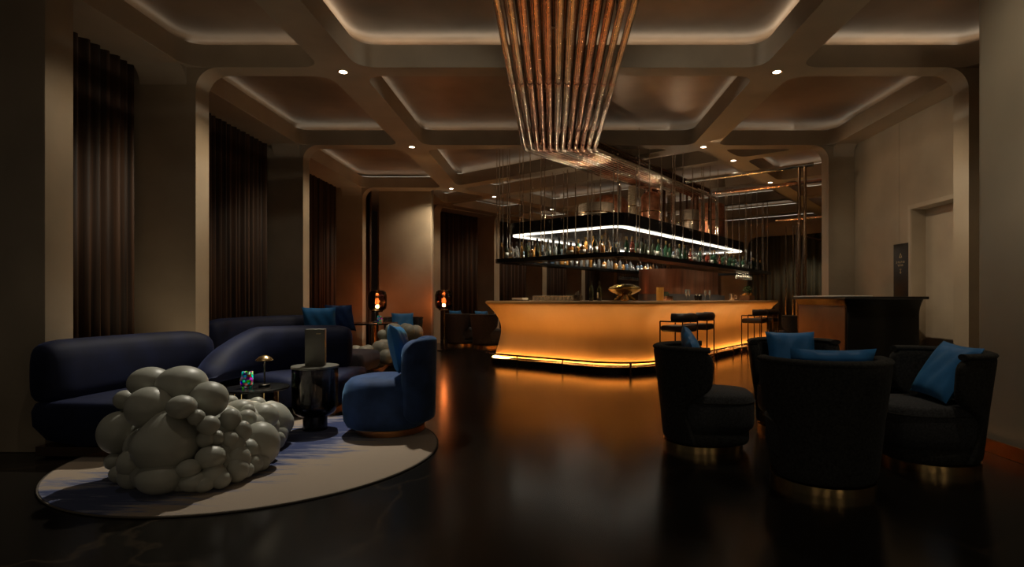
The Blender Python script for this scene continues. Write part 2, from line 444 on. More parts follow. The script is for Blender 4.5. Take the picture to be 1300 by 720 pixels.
# portals (pillar pairs carrying the cross beams, inner corners rounded)
def portal(y0, y1, xl, xr, left=True, right=True, name='trim_2', outl=-5.2, outr=5.2):
    bm = B(); R = .24
    if left:
        prism(bm, [(outl, 0), (xl, 0), (xl, ZG - R)] + arc(xl + R, ZG - R, R, 180, 90, 8)[1:] + [(xl + R, ZT - .01), (outl, ZT - .01)], y0, y1, 'y')
    if right:
        prism(bm, [(outr, 0), (xr, 0), (xr, ZG - R)] + arc(xr - R, ZG - R, R, 0, 90, 8)[1:] + [(xr - R, ZT - .01), (outr, ZT - .01)], y0, y1, 'y')
    return struct(name, bm, 'plaster')
portal(6.112, 6.348, -3.96, 4.61, name='trim_2')
portal(9.202, 9.438, -4.17, 4.60, name='trim_3')
portal(12.702, 12.938, -4.39, 0, right=False, name='trim_4')
bm = B(); box(bm, -6.5, -3.97, 4.31, 4.57, 0, 4.6, .012); struct('wall_left_pier', bm, 'plaster').name = 'trim_5'
# headers over the window bays (rounded ends)
def header(ya, yb, x0, x1, name):
    R = .22; z = 3.80
    bm = B()
    prism(bm, [(ya, ZT - .012), (ya, z - R)] + arc(ya + R, z - R, R, 180, 90, 7)[1:] + arc(yb - R, z - R, R, 90, 0, 7)[:-1] + [(yb, z - R), (yb, ZT - .012)], x0, x1, 'x')
    struct(name, bm, 'beam')
header(4.572, 6.11, -4.58, -4.06, 'trim_6'); header(6.35, 9.2, -4.66, -4.23, 'trim_7'); header(9.44, 12.7, -4.86, -4.41, 'trim_8')
header(6.35, 9.2, 4.68, 5.02, 'trim_9')
bm = B(); box(bm, -5.4, -5.2, 4.0, 30, 0, 4.2); struct('wall_left', bm, 'plaster', 0)
# rear pier between the straight hall and the turned hall
bm = B(); box(bm, -4.15, -2.9, 13.12, 13.42, 0, ZG + .1, .02); struct('wall_pier', bm, 'plaster').name = 'trim_10'
# turned hall: portals along its left side
def rotstruct(name, bm, m, smooth=40):
    bmesh.ops.transform(bm, matrix=Matrix.Translation((O.x, O.y, 0)) @ Matrix.Rotation(RZ, 4, 'Z'), verts=bm.verts[:])
    return struct(name, bm, m, smooth)
for i, uu in enumerate((0, 2.4, 4.8, 7.2, 9.6)):
    bm = B(); R = .24; xl = -2.12
    prism(bm, [(-3.2, 0), (xl, 0), (xl, ZG - R)] + arc(xl + R, ZG - R, R, 180, 90, 8)[1:] + [(xl + R, ZT - .012), (-3.2, ZT - .012)], uu - .12, uu + .12, 'y')
    rotstruct('trim_%d' % (11 + i), bm, 'plaster')
bm = B(); box(bm, -3.4, -3.2, -1.0, 12, 0, 4.1); rotstruct('wall_left_rear', bm, 'plaster', 0)
bm = B(); box(bm, -3.4, 9.5, 10.4, 10.6, 0, 4.1); rotstruct('wall_end', bm, 'plaster', 0)
bm = B()
for i in range(4):
    box(bm, -2.72, -2.17, .125 + 2.4 * i, 2.275 + 2.4 * i, 3.75, ZT - .012)
rotstruct('trim_16', bm, 'beam', 0)
# right wall with the door recess
bm = B()
XR = 5.03
box(bm, XR, 5.4, 4.4, 6.42, 0, 4.1); box(bm, XR, 5.4, 7.72, 8.005, 0, 4.1); box(bm, XR, 5.4, 8.011, 9.3, 0, 4.1); box(bm, XR, 5.4, 6.42, 7.72, 2.46, 4.1)
box(bm, XR + .006, 5.4, 8.0, 8.02, 0, 4.1)
struct('wall_right', bm, 'plaster', 0)
bm = B(); box(bm, 5.22, 5.3, 6.42, 7.72, 0, 2.46); dr1 = struct('door_1', bm, 'beam', 0)
bm = B()
for (y0, y1, z0, z1) in ((6.36, 6.42, 0, 2.52), (7.72, 7.78, 0, 2.52), (6.42, 7.72, 2.461, 2.519)): box(bm, XR - .025, XR, y0, y1, z0, z1)
struct('trim_17', bm, 'beam', 0)
bm = B(); box(bm, 8.6, 8.8, -.1, 10.5, 0, 4.1); rotstruct('wall_right_rear', bm, 'plaster', 0)
# near right pillar with rounded arris and its copper skirting
pl = [(3.43, 1.6), (5.4, 1.6), (5.4, 4.49)] + [(x, y) for x, y in arc(3.51, 4.41, .08, 90, 180, 6)]
bm = B(); prism(bm, pl, 0, 4.6); struct('wall_right_pillar', bm, 'plaster_grey').name = 'wall_right_near'
pl = [(3.415, 1.6), (3.44, 1.6), (3.44, 4.41)] + [(3.51, 4.475)] + [(3.51, 4.502)] + [(x, y) for x, y in arc(3.51, 4.41, .095, 90, 180, 6)]
bm = B(); prism(bm, pl, .002, .105); struct('baseboard_right', bm, 'coppertrim')
# ---------------------------------------------------------------- curtains
def curtain(a, b, z1, label, m='curtain', amp=.034, wl=.125, z0=.02, group=None):
    a, b = Vector(a), Vector(b); L = (b - a).length; t = (b - a) / L; nr = Vector((t.y, -t.x))
    n = int(L / wl * 10); bm = B(); lo = []; hi = []; ph = random.random() * 6
    for i in range(n + 1):
        s = L * i / n
        w = amp * (math.sin(2 * PI * s / wl + .5 * math.sin(s * 3 + ph)) + .35 * math.sin(2 * PI * s / wl * .43 + ph))
        p = a + t * s + nr * w
        lo.append(bm.verts.new((p.x, p.y, z0))); p = a + t * s + nr * w * .85; hi.append(bm.verts.new((p.x, p.y, z1)))
    for i in range(n): bm.faces.new([lo[i], lo[i + 1], hi[i + 1], hi[i]])
    o = obj('curtain', bm, m, None, 60)
    s = o.modifiers.new('Solidify', 'SOLIDIFY'); s.thickness = .006
    return tag(o, label, 'curtain', group)
curtain((-4.62, 4.66), (-4.62, 6.05), 3.95, 'dark brown floor-length curtain in the nearest bay at far left, above the navy sofa')
curtain((-4.76, 6.45), (-4.76, 9.12), 3.95, 'brown pleated curtain in the second window bay from the left')
curtain((-4.98, 9.55), (-4.98, 12.6), 3.95, 'narrow-looking brown curtain in the third window bay from the left')
curtain((-4.6, 13.06), (-4.3, 13.06), 3.9, 'sliver of dark curtain between the third pillar and the broad plain pier')
names = ['brown pleated curtain behind the two far armchairs, right of the amber floor lamp', 'brown curtain glimpsed under the left end of the hanging bottle shelf',
         'brown curtain behind the bar glassware, left of the two dark wine bottles', 'dark curtain in the farthest bay, behind the golden bowl']
for i in range(4):
    curtain(W(-2.82, .16 + 2.4 * i), W(-2.82, 2.24 + 2.4 * i), 3.95, names[i], amp=.05, wl=.2)
curtain(W(3.6, 9.0), W(6.9, 9.0), 3.35, 'olive grey pleated curtain at the far end of the hall, right of the bar', 'curtain_grey', .06, .24)
# frame round the far curtain
bm = B()
P = round_poly([(3.3, -.3), (7.3, -.3), (7.3, 3.5), (3.3, 3.5)], .35, 6); 
box(bm, 2.6, 3.5, 8.8, 8.92, 0, 3.3); box(bm, 7.0, 7.8, 8.8, 8.92, 0, 3.3); box(bm, 2.6, 7.8, 8.8, 8.92, 3.3, 3.76)
prism(bm, [(3.5, 3.3), (3.5, 2.95)] + arc(3.85, 2.95, .35, 180, 90, 6)[1:], 8.8, 8.92, 'y')
rotstruct('trim_18', bm, 'beam')
# ================================================================ BAR (turned frame)
V0, V1, U0, U1 = 2.25, 5.35, -2.62, 5.3
bar = thing('bar_counter', 'large island bar with a curved amber glowing front and brass foot rail', 'bar', (O.x, O.y, 0), RZ)
P, N = rrect(V0, V1, U0, U1, [.72, .5, .5, .4], 12)
bm = B(); ring_sweep(bm, P, N, [(.085, 0), (.085, .12), (.06, .12), (.06, .075), (-.25, .075), (-.25, 0)]); obj('plinth', bm, 'black', bar, 30)
bm = B(); ring_sweep(bm, P, N, [(.058, .114), (.040, .080), (.042, .079), (.059, .112)]); obj('light_strip', bm, 'led_bar', bar, 0)
prof = [(-.03, .145)] + [(.0 - .115 * math.sin(PI * min(1, t / .60) * .5) ** 1.3 + (.295 * ((t - .42) / .58) ** 2.3 if t > .42 else 0), .145 + .975 * t) for t in [i / 18 for i in range(19)]]
prof += [(.185, 1.135), (.185, 1.150), (.17, 1.165), (-.02, 1.165), (-.12, 1.12), (-.16, .145)]
bm = B(); ring_sweep(bm, P, N, prof); obj('front_panel', bm, 'barbody', bar, 50)
bm = B(); ring_sweep(bm, P, N, [(.165, 1.166), (.165, 1.172), (-.62, 1.172), (-.62, 1.135), (-.1, 1.135), (-.1, 1.166)]); obj('countertop', bm, 'bartop', bar, 30)
bm = B(); tube(bm, [(p[0] + n[0] * .17, p[1] + n[1] * .17, .205) for p, n in zip(P, N)], .016, 8, True); rail = obj('foot_rail', bm, 'bronze', bar)
acc = 0; last = None
for i in range(len(P)):
    j = (i + 1) % len(P)
    a, b = Vector(P[i]), Vector(P[j]); L = (b - a).length; k = max(1, int(L / .95)) if L > .3 else 0
    for q in range(k):
        t = (q + .5) / k; p = a.lerp(b, t); n = Vector(N[i])
        bm = B(); cyl(bm, p.x + n.x * .17, p.y + n.y * .17, .002, .20, .013, 10); obj('rail_post', bm, 'bronze', rail)
bm = B(); cyl(bm, P[6][0] + N[6][0] * .17, P[6][1] + N[6][1] * .17, .002, .20, .02, 10); obj('rail_post', bm, 'bronze', rail)
# back-bar: curved copper screen over ribbed grey drum
bb = thing('back_bar', 'curved copper back bar screen above a ribbed grey cabinet inside the island', 'cabinet', (*W(3.7, 2.9), 0), RZ)
bm = B(); P2, N2 = rrect(-.55, .55, -1.6, 1.6, .5, 10); ring_sweep(bm, P2, N2, [(0, 0), (0, 1.32), (-.05, 1.32), (-.05, 0)])
for i, (p, n) in enumerate(zip(P2, N2)): pass
obj('cabinet_body', bm, 'greyrib', bb, 40)
for sgn in (1,):
    bm = B()
    for i in range(60):
        y = -1.55 + 3.1 * i / 59; cyl(bm, .56, y, .9, 1.3, .014, 6)
    obj('ribs', bm, 'greyrib', bb)
bm = B(); ring_sweep(bm, P2, N2, [(-.02, 1.33), (-.02, 1.90), (-.05, 1.90), (-.05, 1.33)]); obj('copper_screen', bm, 'copperscreen', bb, 40)
# ---------------------------------------------------------------- hanging rack
rack = thing('hanging_bottle_rack', 'rectangular hanging bottle shelf with lit dark canopy above the bar', 'shelf', (O.x, O.y, 0), RZ)
SV0, SV1, SU0, SU1, SZ = 2.12, 5.12, -2.42, 6.0, 1.94
PS, NS = rrect(SV0, SV1, SU0, SU1, .3, 6)
bm = B(); ring_sweep(bm, PS, NS, [(0, SZ - .045), (0, SZ + .03), (-.012, SZ + .03), (-.012, SZ), (-.42, SZ), (-.42, SZ - .045)]); obj('shelf', bm, 'black', rack, 30)
CV0, CV1, CU0, CU1, CZ = 2.36, 4.95, -2.26, 4.2, 2.43
PC, NC = rrect(CV0, CV1, CU0, CU1, .3, 6)
bm = B(); prism(bm, PC, CZ, CZ + .22); obj('canopy', bm, 'black', rack, 30)
bm = B(); ring_sweep(bm, PC, NC, [(-.05, CZ - .022), (-.05, CZ - .003), (-.16, CZ - .003), (-.16, CZ - .022)]); obj('light_panel', bm, 'led_white', rack, 0)
rods = []
def rod(v, u, z1=ZC - .02, z0=SZ): rods.append((v, u, z0, z1))
for i in range(11):
    rod(SV0 + .25 + i * (SV1 - SV0 - .5) / 10, SU0 + .03)
    if i % 2 == 0: rod(SV0 + .33 + i * (SV1 - SV0 - .5) / 10, SU0 + .03)
for i in range(17):
    rod(SV1 - .03, SU0 + .4 + i * .47)
    if i % 3 == 0: rod(SV1 - .03, SU0 + .5 + i * .47)
for i in range(10): rod(SV0 + .03, SU0 + .5 + i * .8)
for v, u in ((SV0 + .15, SU0 + .06), (SV0 + .22, SU0 + .06)): rod(v, u)
for v, u, z0, z1 in rods:
    if v > 3.6 and u < -2: z1 = 3.44
    bm = B(); cyl(bm, v, u, z0, z1, .009, 7)
    for z in (SZ + .75, SZ + 1.15, SZ + 1.6):
        cyl(bm, v, u, z, z + .025, .014, 7)
    obj('hanging_rod', bm, 'nickel', rack)
# lower inner shelf under the near-left side (second bottle tier seen through)
LZ = 1.78
# ---------------------------------------------------------------- vessels on the canopy
TOPZ = CZ + .221; VES = []
def vessel(v, u, r, h, mname, label, neck=True, dome=True, ribs=False):
    VES.append((W(v, u), r + (.25 if neck else 0)))
    t = thing('still_vessel', label, 'vessel', (*W(v, u), TOPZ), 0, 'vessels on the canopy')
    bm = B(); prof = [(0, 0), (r * .96, 0), (r, .02), (r, h * .94), (r * .97, h)]
    prof += [(0, h)]
    lathe(bm, prof, 40)
    if ribs:
        for k in range(1, 12): lathe(bm, [(r, h * k / 12 - .006), (r + .006, h * k / 12), (r, h * k / 12 + .006)], 40)
    obj('drum', bm, mname, t, 50)
    if dome:
        bm = B(); lathe(bm, [(r * .97, h)] + [(r * .97 * math.cos(a), h + r * .6 * math.sin(a)) for a in [PI / 2 * k / 8 for k in range(1, 8)]] + [(.03, h + r * .6)], 40); obj('dome', bm, 'copperdrum', t, 60)
    if neck:
        bm = B(); z = h + (r * .55 if dome else 0); z = min(z, .70)
        tube(bm, bend([(0, 0, z), (0, 0, min(z + .2, .78)), (.18, .1, min(z + .2, .78))], .08), .025, 10); obj('swan_neck', bm, 'copper', t, 60)
    bm = B(); lathe(bm, [(r + .001, h * .5 - .012), (r + .008, h * .5), (r + .001, h * .5 + .012)], 40); obj('band', bm, 'brass', t)
    return t
def at(px, d): return ((px - 702) * d / 700, d)
def vu(x, y): r = Vector((x, y)) - O; return r.dot(VV), r.dot(UU)
for px, d, r, h, mn, lb, nk, dm, rb in (
    (757, 10.55, .34, .36, 'drum', 'wide grey ribbed drum at the near left of the lit canopy', False, False, True),
    (803, 10.9, .085, .78, 'palecyl', 'tall slim pale cylinder rising behind the near corner of the canopy', False, False, True),
    (826, 11.0, .19, .58, 'copperdrum', 'domed copper vessel right of the tall slim cylinder', True, True, False),
    (851, 11.75, .065, .75, 'palecyl', 'second slim cylinder, narrower, standing between two vessels', False, False, True),
    (875, 12.0, .21, .48, 'drum', 'medium grey ribbed drum near the middle of the right canopy edge', False, False, True),
    (908, 13.1, .40, .80, 'copperdrum', 'largest copper drum toward the right end of the canopy', False, False, True),
    (775, 11.9, .40, .57, 'copperdrum', 'broad domed copper still behind the wide grey drum', True, True, False)):
    x, y = at(px, d); v, u = vu(x, y); v = min(v, 4.9 - r); vessel(v, u, r, h, mn, lb, nk, dm, rb)
# ---------------------------------------------------------------- copper pipes
pc = thing('copper_pipe_run', 'bundle of copper and nickel pipes sweeping along the ceiling down to the bar', 'pipes', (0, 0, 0))
NP = 12
for layer in range(2):
    for i in range(NP - layer):
        x = -.435 + 1.07 * (i + layer * .5) / (NP - 1); z = 3.5 + layer * .15
        L = 2.9 + 1.9 * i / (NP - 1) + (0.35 if i % 2 else 0) + layer * .3
        while True:
            e = Vector((x, 8.45, z)) + Vector((UU.x, UU.y, 0)) * L
            if all((Vector((e.x, e.y)) - Vector(q)).length > r + .06 for q, r in VES): break
            L += .05
        pts = bend([(x, 1.3, z), (x, 8.45, z), tuple(e), (e.x, e.y, CZ + .225)], .12, 6)
        bm = B(); tube(bm, pts, .033 if layer == 0 else .026, 10)
        p = obj('pipe', bm, ('bronze' if layer else 'copper' if (i * 2) % 5 in (1, 3, 4) else 'nickel'), pc, 60)
        if layer == 0:
            for yy in (6.2 - .35, 7.45, 8.15):
                bm = B(); tube(bm, [(x, yy - .03, z), (x, yy + .03, z)], .041, 10); obj('coupling', bm, 'copper', p)
# hangers of the pipe bundle
for yy in (5.0, 7.75):
    for x in (-.387, .582):
        bm = B(); cyl(bm, x, yy, 3.62, ZC, .01, 8); obj('hanger', bm, 'steel', pc)
# ---------------------------------------------------------------- bottles
def bottle_proto(prof, mname, cap, lab, seg=14):
    return prof, mname, cap, lab
KIND = [
    ('clear spirit bottle', 'g_clear', [(0, 0), (.037, 0), (.04, .01), (.04, .17), (.03, .2), (.014, .23), (.014, .29), (0, .29)], 'steel', 'paper', (.05, .13)),
    ('squat amber bottle', 'g_amber', [(0, 0), (.05, 0), (.054, .01), (.052, .13), (.03, .16), (.015, .17), (.015, .22), (0, .22)], 'blackmatt', 'paper', (.04, .10)),
    ('green glass bottle', 'g_green', [(0, 0), (.038, 0), (.04, .01), (.04, .18), (.03, .21), (.015, .25), (.015, .32), (0, .32)], 'brass', 'paper', (.05, .13)),
    ('dark wine bottle', 'g_dark', [(0, 0), (.036, 0), (.038, .01), (.038, .19), (.028, .22), (.014, .25), (.014, .32), (0, .32)], 'blackmatt', 'paper', (.05, .14)),
    ('round clear decanter', 'g_clear', [(0, 0), (.04, 0), (.06, .03), (.066, .07), (.055, .11), (.022, .14), (.016, .19), (0, .19)], 'glass', 'brass', (.05, .09)),
    ('pale blue bottle', 'g_blue', [(0, 0), (.043, 0), (.046, .01), (.046, .15), (.036, .175), (.016, .19), (.016, .24), (0, .24)], 'wood', 'paper', (.04, .11)),
    ('ruby red bottle', 'g_red', [(0, 0), (.036, 0), (.04, .01), (.036, .16), (.02, .2), (.014, .22), (.014, .28), (0, .28)], 'brass', 'paper', (.05, .11)),
    ('tall slim amber bottle', 'g_amber', [(0, 0), (.033, 0), (.036, .01), (.036, .19), (.026, .23), (.013, .25), (.013, .31), (0, .31)], 'gold', 'paper', (.05, .14)),
]
PROTO = {}
def make_bottle(kind, loc, label, group, scale=1.0):
    if kind in PROTO:
        b = dup(PROTO[kind], loc, random.random() * 6.28, label, group, scale)
        return b
    nm, gm, prof, cm, lm, (l0, l1) = KIND[kind]
    t = thing('bottle', label, 'bottle', loc, random.random() * 6.28, group); t.scale = (scale,) * 3
    bm = B(); lathe(bm, prof, 16); obj('glass_body', bm, gm, t, 50)
    h = prof[-1][1]; r = prof[-2][0]
    bm = B()
    if kind == 4: bmesh.ops.create_uvsphere(bm, u_segments=12, v_segments=8, radius=.022, matrix=Matrix.Translation((0, 0, h + .02)))
    else: lathe(bm, [(r + .001, h - .055), (r + .003, h - .05), (r + .003, h + .012), (0, h + .012)], 12)
    obj('cap', bm, cm, t, 50)
    rr = max(p[0] for p in prof if l0 - .02 < p[1] < l1 + .06) + .0012
    if kind != 4:
        bm = B(); lathe(bm, [(rr, l0), (rr, l1)], 12, 0, 0, -1.1, 1.1); s = obj('label_band', bm, lm, t, 60)
        sm = s.modifiers.new('Solidify', 'SOLIDIFY'); sm.thickness = .0006
    PROTO[kind] = t
    return t
def shelf_row(n, fn, where, group, weights, sc=1.0):
    cnt = {}
    for i in range(n):
        v, u = fn(i / (n - 1)); kd = random.choice(weights)
        make_bottle(kd, (*W(v, u), SZ + .001), '%s, %s %s' % (KIND[kd][0], ordn(i), where), group, (.84 if kd == 4 else sc) * (random.uniform(.9, 1.1) if n != 21 else random.uniform(1.02, 1.14)))
shelf_row(21, lambda t: (SV0 + .2 + t * (SV1 - SV0 - .5), SU0 + .14), 'from the left on the front shelf', 'bottles on the front shelf', [0, 0, 1, 1, 4, 5, 7, 1, 3, 0])
shelf_row(16, lambda t: (SV0 + .26 + t * (SV1 - SV0 - .6), SU0 + .32), 'from the left in the front shelf back row', 'bottles in the second row of the front shelf', [0, 1, 3, 7, 2, 5])
shelf_row(46, lambda t: (SV1 - .17 + random.uniform(-.03, .02), SU0 + .35 + t * 7.4), 'from the near corner on the right shelf', 'bottles on the right shelf', [2, 2, 3, 0, 5, 6, 3, 2])
shelf_row(38, lambda t: (SV0 + .2 + random.uniform(-.02, .03), SU0 + .55 + t * 7.2), 'from the front on the far left shelf', 'bottles on the far left shelf', [0, 0, 1, 5, 4, 7, 0])
# ---------------------------------------------------------------- things on the bar
BZ = 1.1725
def onbar(px, d): return at(px, d)
# upside-down stemware hanging below the shelf
HG = None
def hang_glass(loc, label, group):
    global HG
    if HG: return dup(HG, loc, 0, label, group)
    t = thing('hanging_wine_glass', label, 'glass', loc, 0, group)
    bm = B(); lathe(bm, [(0, 0), (.034, 0), (.034, -.003), (.004, -.008), (.004, -.085), (.012, -.095), (.034, -.12), (.038, -.15), (.031, -.19), (.029, -.19), (.036, -.15), (.032, -.122), (0, -.1)], 16)
    obj('bowl_and_stem', bm, 'tumbler', t, 50); HG = t; return t
for i in range(16):
    hang_glass((*W(SV0 + .22, SU0 + 4.6 + i * .13), SZ - .047), 'upside-down wine glass, %s from the front under the far left shelf' % ordn(i), 'stemware under the far left shelf')
for i in range(9):
    hang_glass((*W(SV1 - .2, SU0 + 5.9 + i * .14), SZ - .047), 'upside-down wine glass, %s from the front under the right shelf end' % ordn(i), 'stemware under the right shelf end')
TB = None
def tumbler(loc, label, group):
    global TB
    if TB: return dup(TB, loc, 0, label, group)
    t = thing('tumbler', label, 'glass', loc, 0, group)
    bm = B(); lathe(bm, [(0, 0), (.032, 0), (.036, .005), (.039, .095), (.036, .095), (.033, .012), (0, .012)], 16); obj('cup', bm, 'tumbler', t, 50)
    bm = B(); lathe(bm, [(.0395, .07), (.0395, .078)], 16); s = obj('rim_band', bm, 'brass', t)
    TB = t; return t
v0, u0 = 2.9, -2.35
for i in range(11):
    tumbler((*W(3.15 + i * .085, -2.3), BZ), 'clear tumbler on the bar front, %s from the left in the near row' % ordn(i), 'tumblers on the bar front')
for i in range(8):
    tumbler((*W(3.42 + i * .085, -2.18), BZ), 'clear tumbler on the bar front, %s from the left in the back row' % ordn(i), 'tumblers on the bar front')
def plain(name, label, cat, loc, parts, rz=0, group=None):
    t = thing(name, label, cat, loc, rz, group)
    for nm, bmf, m in parts:
        bm = B(); bmf(bm); obj(nm, bm, m, t, 45)
    return t
def tray(bm): box(bm, -.16, .16, -.1, .1, 0, .02, .008)
plain('napkin_stack', 'low white napkin stack on a tray at the left of the bar', 'napkins', (*W(2.78, -2.28), BZ), [('tray', tray, 'steel'), ('napkins', lambda bm: [box(bm, -.13 + .004 * (k % 2), .13, -.08, .08, .021 + .006 * k, .026 + .006 * k) for k in range(6)], 'white')], RZ)
plain('menu_stand', 'small grey metal caddy of bar tools between the tumblers and the wine bottles', 'caddy', (*W(4.12, -2.32), BZ), [('caddy_box', lambda bm: ring_sweep(bm, *rrect(-.07, .07, -.045, .045, .01, 3), [(0, 0), (0, .1), (-.006, .1), (-.006, .006), (-.04, .006), (-.04, 0)]), 'steel'),
      ('tools', lambda bm: [cyl(bm, -.04 + .027 * k, .01 * (k % 2), .008, .15 + .012 * (k % 3), .006, 8) for k in range(4)], 'nickel')], RZ)
make_bottle(3, (*W(4.42, -2.36), BZ), 'dark wine bottle with black capsule standing on the bar, left of the golden bowl', 'wine bottles on the bar', 1.02)
make_bottle(3, (*W(4.56, -2.33), BZ), 'dark wine bottle with black capsule on the bar, touching close to the golden bowl', 'wine bottles on the bar', 1.0)
# gilded bowl on splayed feet
gx, gy = at(793, 8.95)
t = thing('champagne_bowl', 'large faceted golden bowl with arched feet on the near corner of the bar', 'bowl', (gx, gy, BZ), .3)
bm = B()
prof = [(.02, .085), (.12, .10), (.235, .155), (.27, .19), (.265, .20), (.245, .225), (.15, .262), (.09, .268), (.09, .262), (.15, .255), (.225, .215), (.22, .18), (.10, .118), (.02, .105)]
lathe(bm, prof, 12); obj('bowl', bm, 'gold', t, 10)
for k in range(4):
    a = PI / 4 + PI / 2 * k; c, s = math.cos(a), math.sin(a)
    bm = B(); tube(bm, bend([(c * .06, s * .06, .105), (c * .10, s * .10, .075), (c * .17, s * .17, .021)], .03), .018, 8); obj('foot', bm, 'gold', t, 60)
bm = B(); lathe(bm, [(0, 0), (.07, 0), (.075, .006), (.02, .03), (.02, .1), (0, .1)], 20); obj('stem', bm, 'gold', t, 50)
gx, gy = at(838, 10.0)
plain('candle_holder', 'tall golden yellow cylinder standing on the right side of the bar', 'vase', (gx, gy, BZ), [('cylinder', lambda bm: lathe(bm, [(0, 0), (.062, 0), (.065, .004), (.065, .24), (.058, .24), (.058, .02), (0, .02)], 24), 'candle')])
rx = lambda u, v=5.05: (*W(v, u), BZ)
plain('garnish_box', 'dark box holding bottles beside the golden yellow cylinder on the bar', 'box', rx(-.55, 4.92), [('crate', lambda bm: ring_sweep(bm, *rrect(-.09, .09, -.14, .14, .012, 3), [(0, 0), (0, .085), (-.01, .085), (-.01, .01), (-.08, .01), (-.08, 0)]), 'copper'),
      ('jars', lambda bm: [lathe(bm, [(0, .012), (.03, .012), (.03, .13), (.014, .15), (.014, .17), (0, .17)], 12, 0, -.09 + .06 * k) for k in range(4)], 'g_dark')], RZ)
for i, (u, lb) in enumerate(((.1, 'left of the black shaker pair'), (.25, 'just left of the black shakers'), (1.1, 'right of the black shakers'), (1.35, 'midway along the right side of the bar'))):
    t = thing('champagne_flute', 'slender stemmed glass on the bar, ' + lb, 'glass', rx(u), 0, 'stemmed glasses on the bar')
    bm = B(); lathe(bm, [(0, 0), (.034, 0), (.034, .003), (.004, .009), (.004, .09), (.02, .11), (.027, .17), (.024, .22), (.022, .22), (.025, .17), (.018, .112), (0, .098)], 16); obj('bowl_and_stem', bm, 'tumbler', t, 50)
for i, (u, lb) in enumerate(((.62, 'nearer of the pair'), (.80, 'farther of the pair'))):
    plain('cocktail_shaker', 'black cocktail shaker on the bar, ' + lb, 'shaker', rx(u), [('cup', lambda bm: lathe(bm, [(0, 0), (.036, 0), (.046, .09), (.044, .1), (0, .1)], 18), 'black'), ('cap', lambda bm: lathe(bm, [(.04, .101), (.028, .125), (.012, .13), (.012, .145), (0, .145)], 18), 'steel')], 0, 'shakers on the bar')
plain('copper_mug', 'pale copper cup near the right end of the bar', 'cup', rx(2.75), [('cup', lambda bm: lathe(bm, [(0, 0), (.055, 0), (.065, .16), (.06, .16), (.05, .012), (0, .012)], 20), 'nickel'), ('handle', lambda bm: tube(bm, bend([(.06, 0, .12), (.11, 0, .12), (.11, 0, .05), (.056, 0, .05)], .03), .007, 8), 'nickel')])
# fruit bowl with herbs at the far right end of the bar
t = thing('garnish_planter', 'wooden planter of citrus and dark herbs at the far right end of the bar', 'planter', rx(3.9), RZ)
bm = B(); ring_sweep(bm, *rrect(-.13, .13, -.22, .22, .03, 4), [(-.01, 0), (0, .12), (-.015, .12), (-.03, .02), (-.12, .02), (-.12, 0)]); obj('wooden_box', bm, 'wood', t, 40)
bm = B()
for k in range(9):
    bmesh.ops.create_uvsphere(bm, u_segments=12, v_segments=8, radius=.042, matrix=Matrix.Translation((random.uniform(-.07, .07), random.uniform(-.15, .15), .12 + random.uniform(0, .05))))
obj('citrus', bm, 'orange', t)
bm = B()
for k in range(240):
    a = random.uniform(0, 2 * PI); e = random.uniform(.2, 1.5); r = random.uniform(.08, .17)
    c = Vector((math.cos(a) * math.cos(e) * r * .8, math.sin(a) * math.cos(e) * r, .2 + math.sin(e) * r))
    s = .018; R = Matrix.Rotation(random.random() * 6, 3, 'Z') @ Matrix.Rotation(random.random() * 3, 3, 'X')
    q = [c + R @ Vector(p) for p in ((-s, 0, 0), (0, -s * .5, 0), (s * 1.3, 0, 0), (0, s * .5, 0))]
    bm.faces.new([bm.verts.new(p) for p in q])
cyl(bm, 0, 0, .1, .28, .01, 6); cyl(bm, .03, .06, .1, .26, .008, 6); cyl(bm, -.03, -.06, .1, .26, .008, 6)
obj('herbs', bm, 'green', t, 0)
# ---------------------------------------------------------------- bar stools
def make_stool(loc, rz, label, group, first=[None]):
    if first[0]: return dup(first[0], loc, rz, label, group)
    t = thing('bar_stool', label, 'stool', loc, rz, group)   # faces local -x (the bar); back bolster on +x
    for sx in (-1, 1):
        for sy in (-1, 1):
            bm = B(); cyl(bm, sx * .2, sy * .21, .0, .88 if sx > 0 else .86, .011, 8); obj('leg', bm, 'bronze', t)
    bm = B(); tube(bm, bend([(-.2, -.21, .86), (.2, -.21, .86), (.2, .21, .86), (-.2, .21, .86)], .05), .011, 8); obj('arm_rail', bm, 'bronze', t, 60)
    bm = B(); tube(bm, bend([(-.2, -.21, .26), (.2, -.21, .26), (.2, .21, .26), (-.2, .21, .26), (-.2, -.21, .26)], .02), .010, 8); obj('foot_rest', bm, 'bronze', t, 60)
    bm = B(); box(bm, -.21, .21, -.2, .2, .70, .80, .035, 3); obj('seat', bm, 'darkleather', t, 60)
    bm = B()
    pth = [(-.02 + .24 * math.cos(a), .25 * math.sin(a)) for a in [math.radians(-78 + 156 * k / 14) for k in range(15)]]
    tube(bm, [(x, y, .92) for x, y in pth], .05, 12)
    for v in bm.verts: v.co.z = .92 + (v.co.z - .92) * 1.35
    obj('backrest', bm, 'darkleather', t, 60)
    first[0] = t; return t
for v, u, rz, lb in ((5.92, -2.2, RZ - .15, 'metal framed bar stool nearest the camera at the bar corner'), (5.92, -1.42, RZ + .1, 'metal framed bar stool just beyond the nearest one'),
                     (5.92, 1.6, RZ, 'distant bar stool near the right end of the bar'), (5.92, 2.45, RZ, 'farthest bar stool at the right end of the bar')):
    make_stool((*W(v, u), 0), rz, lb, 'bar stools')
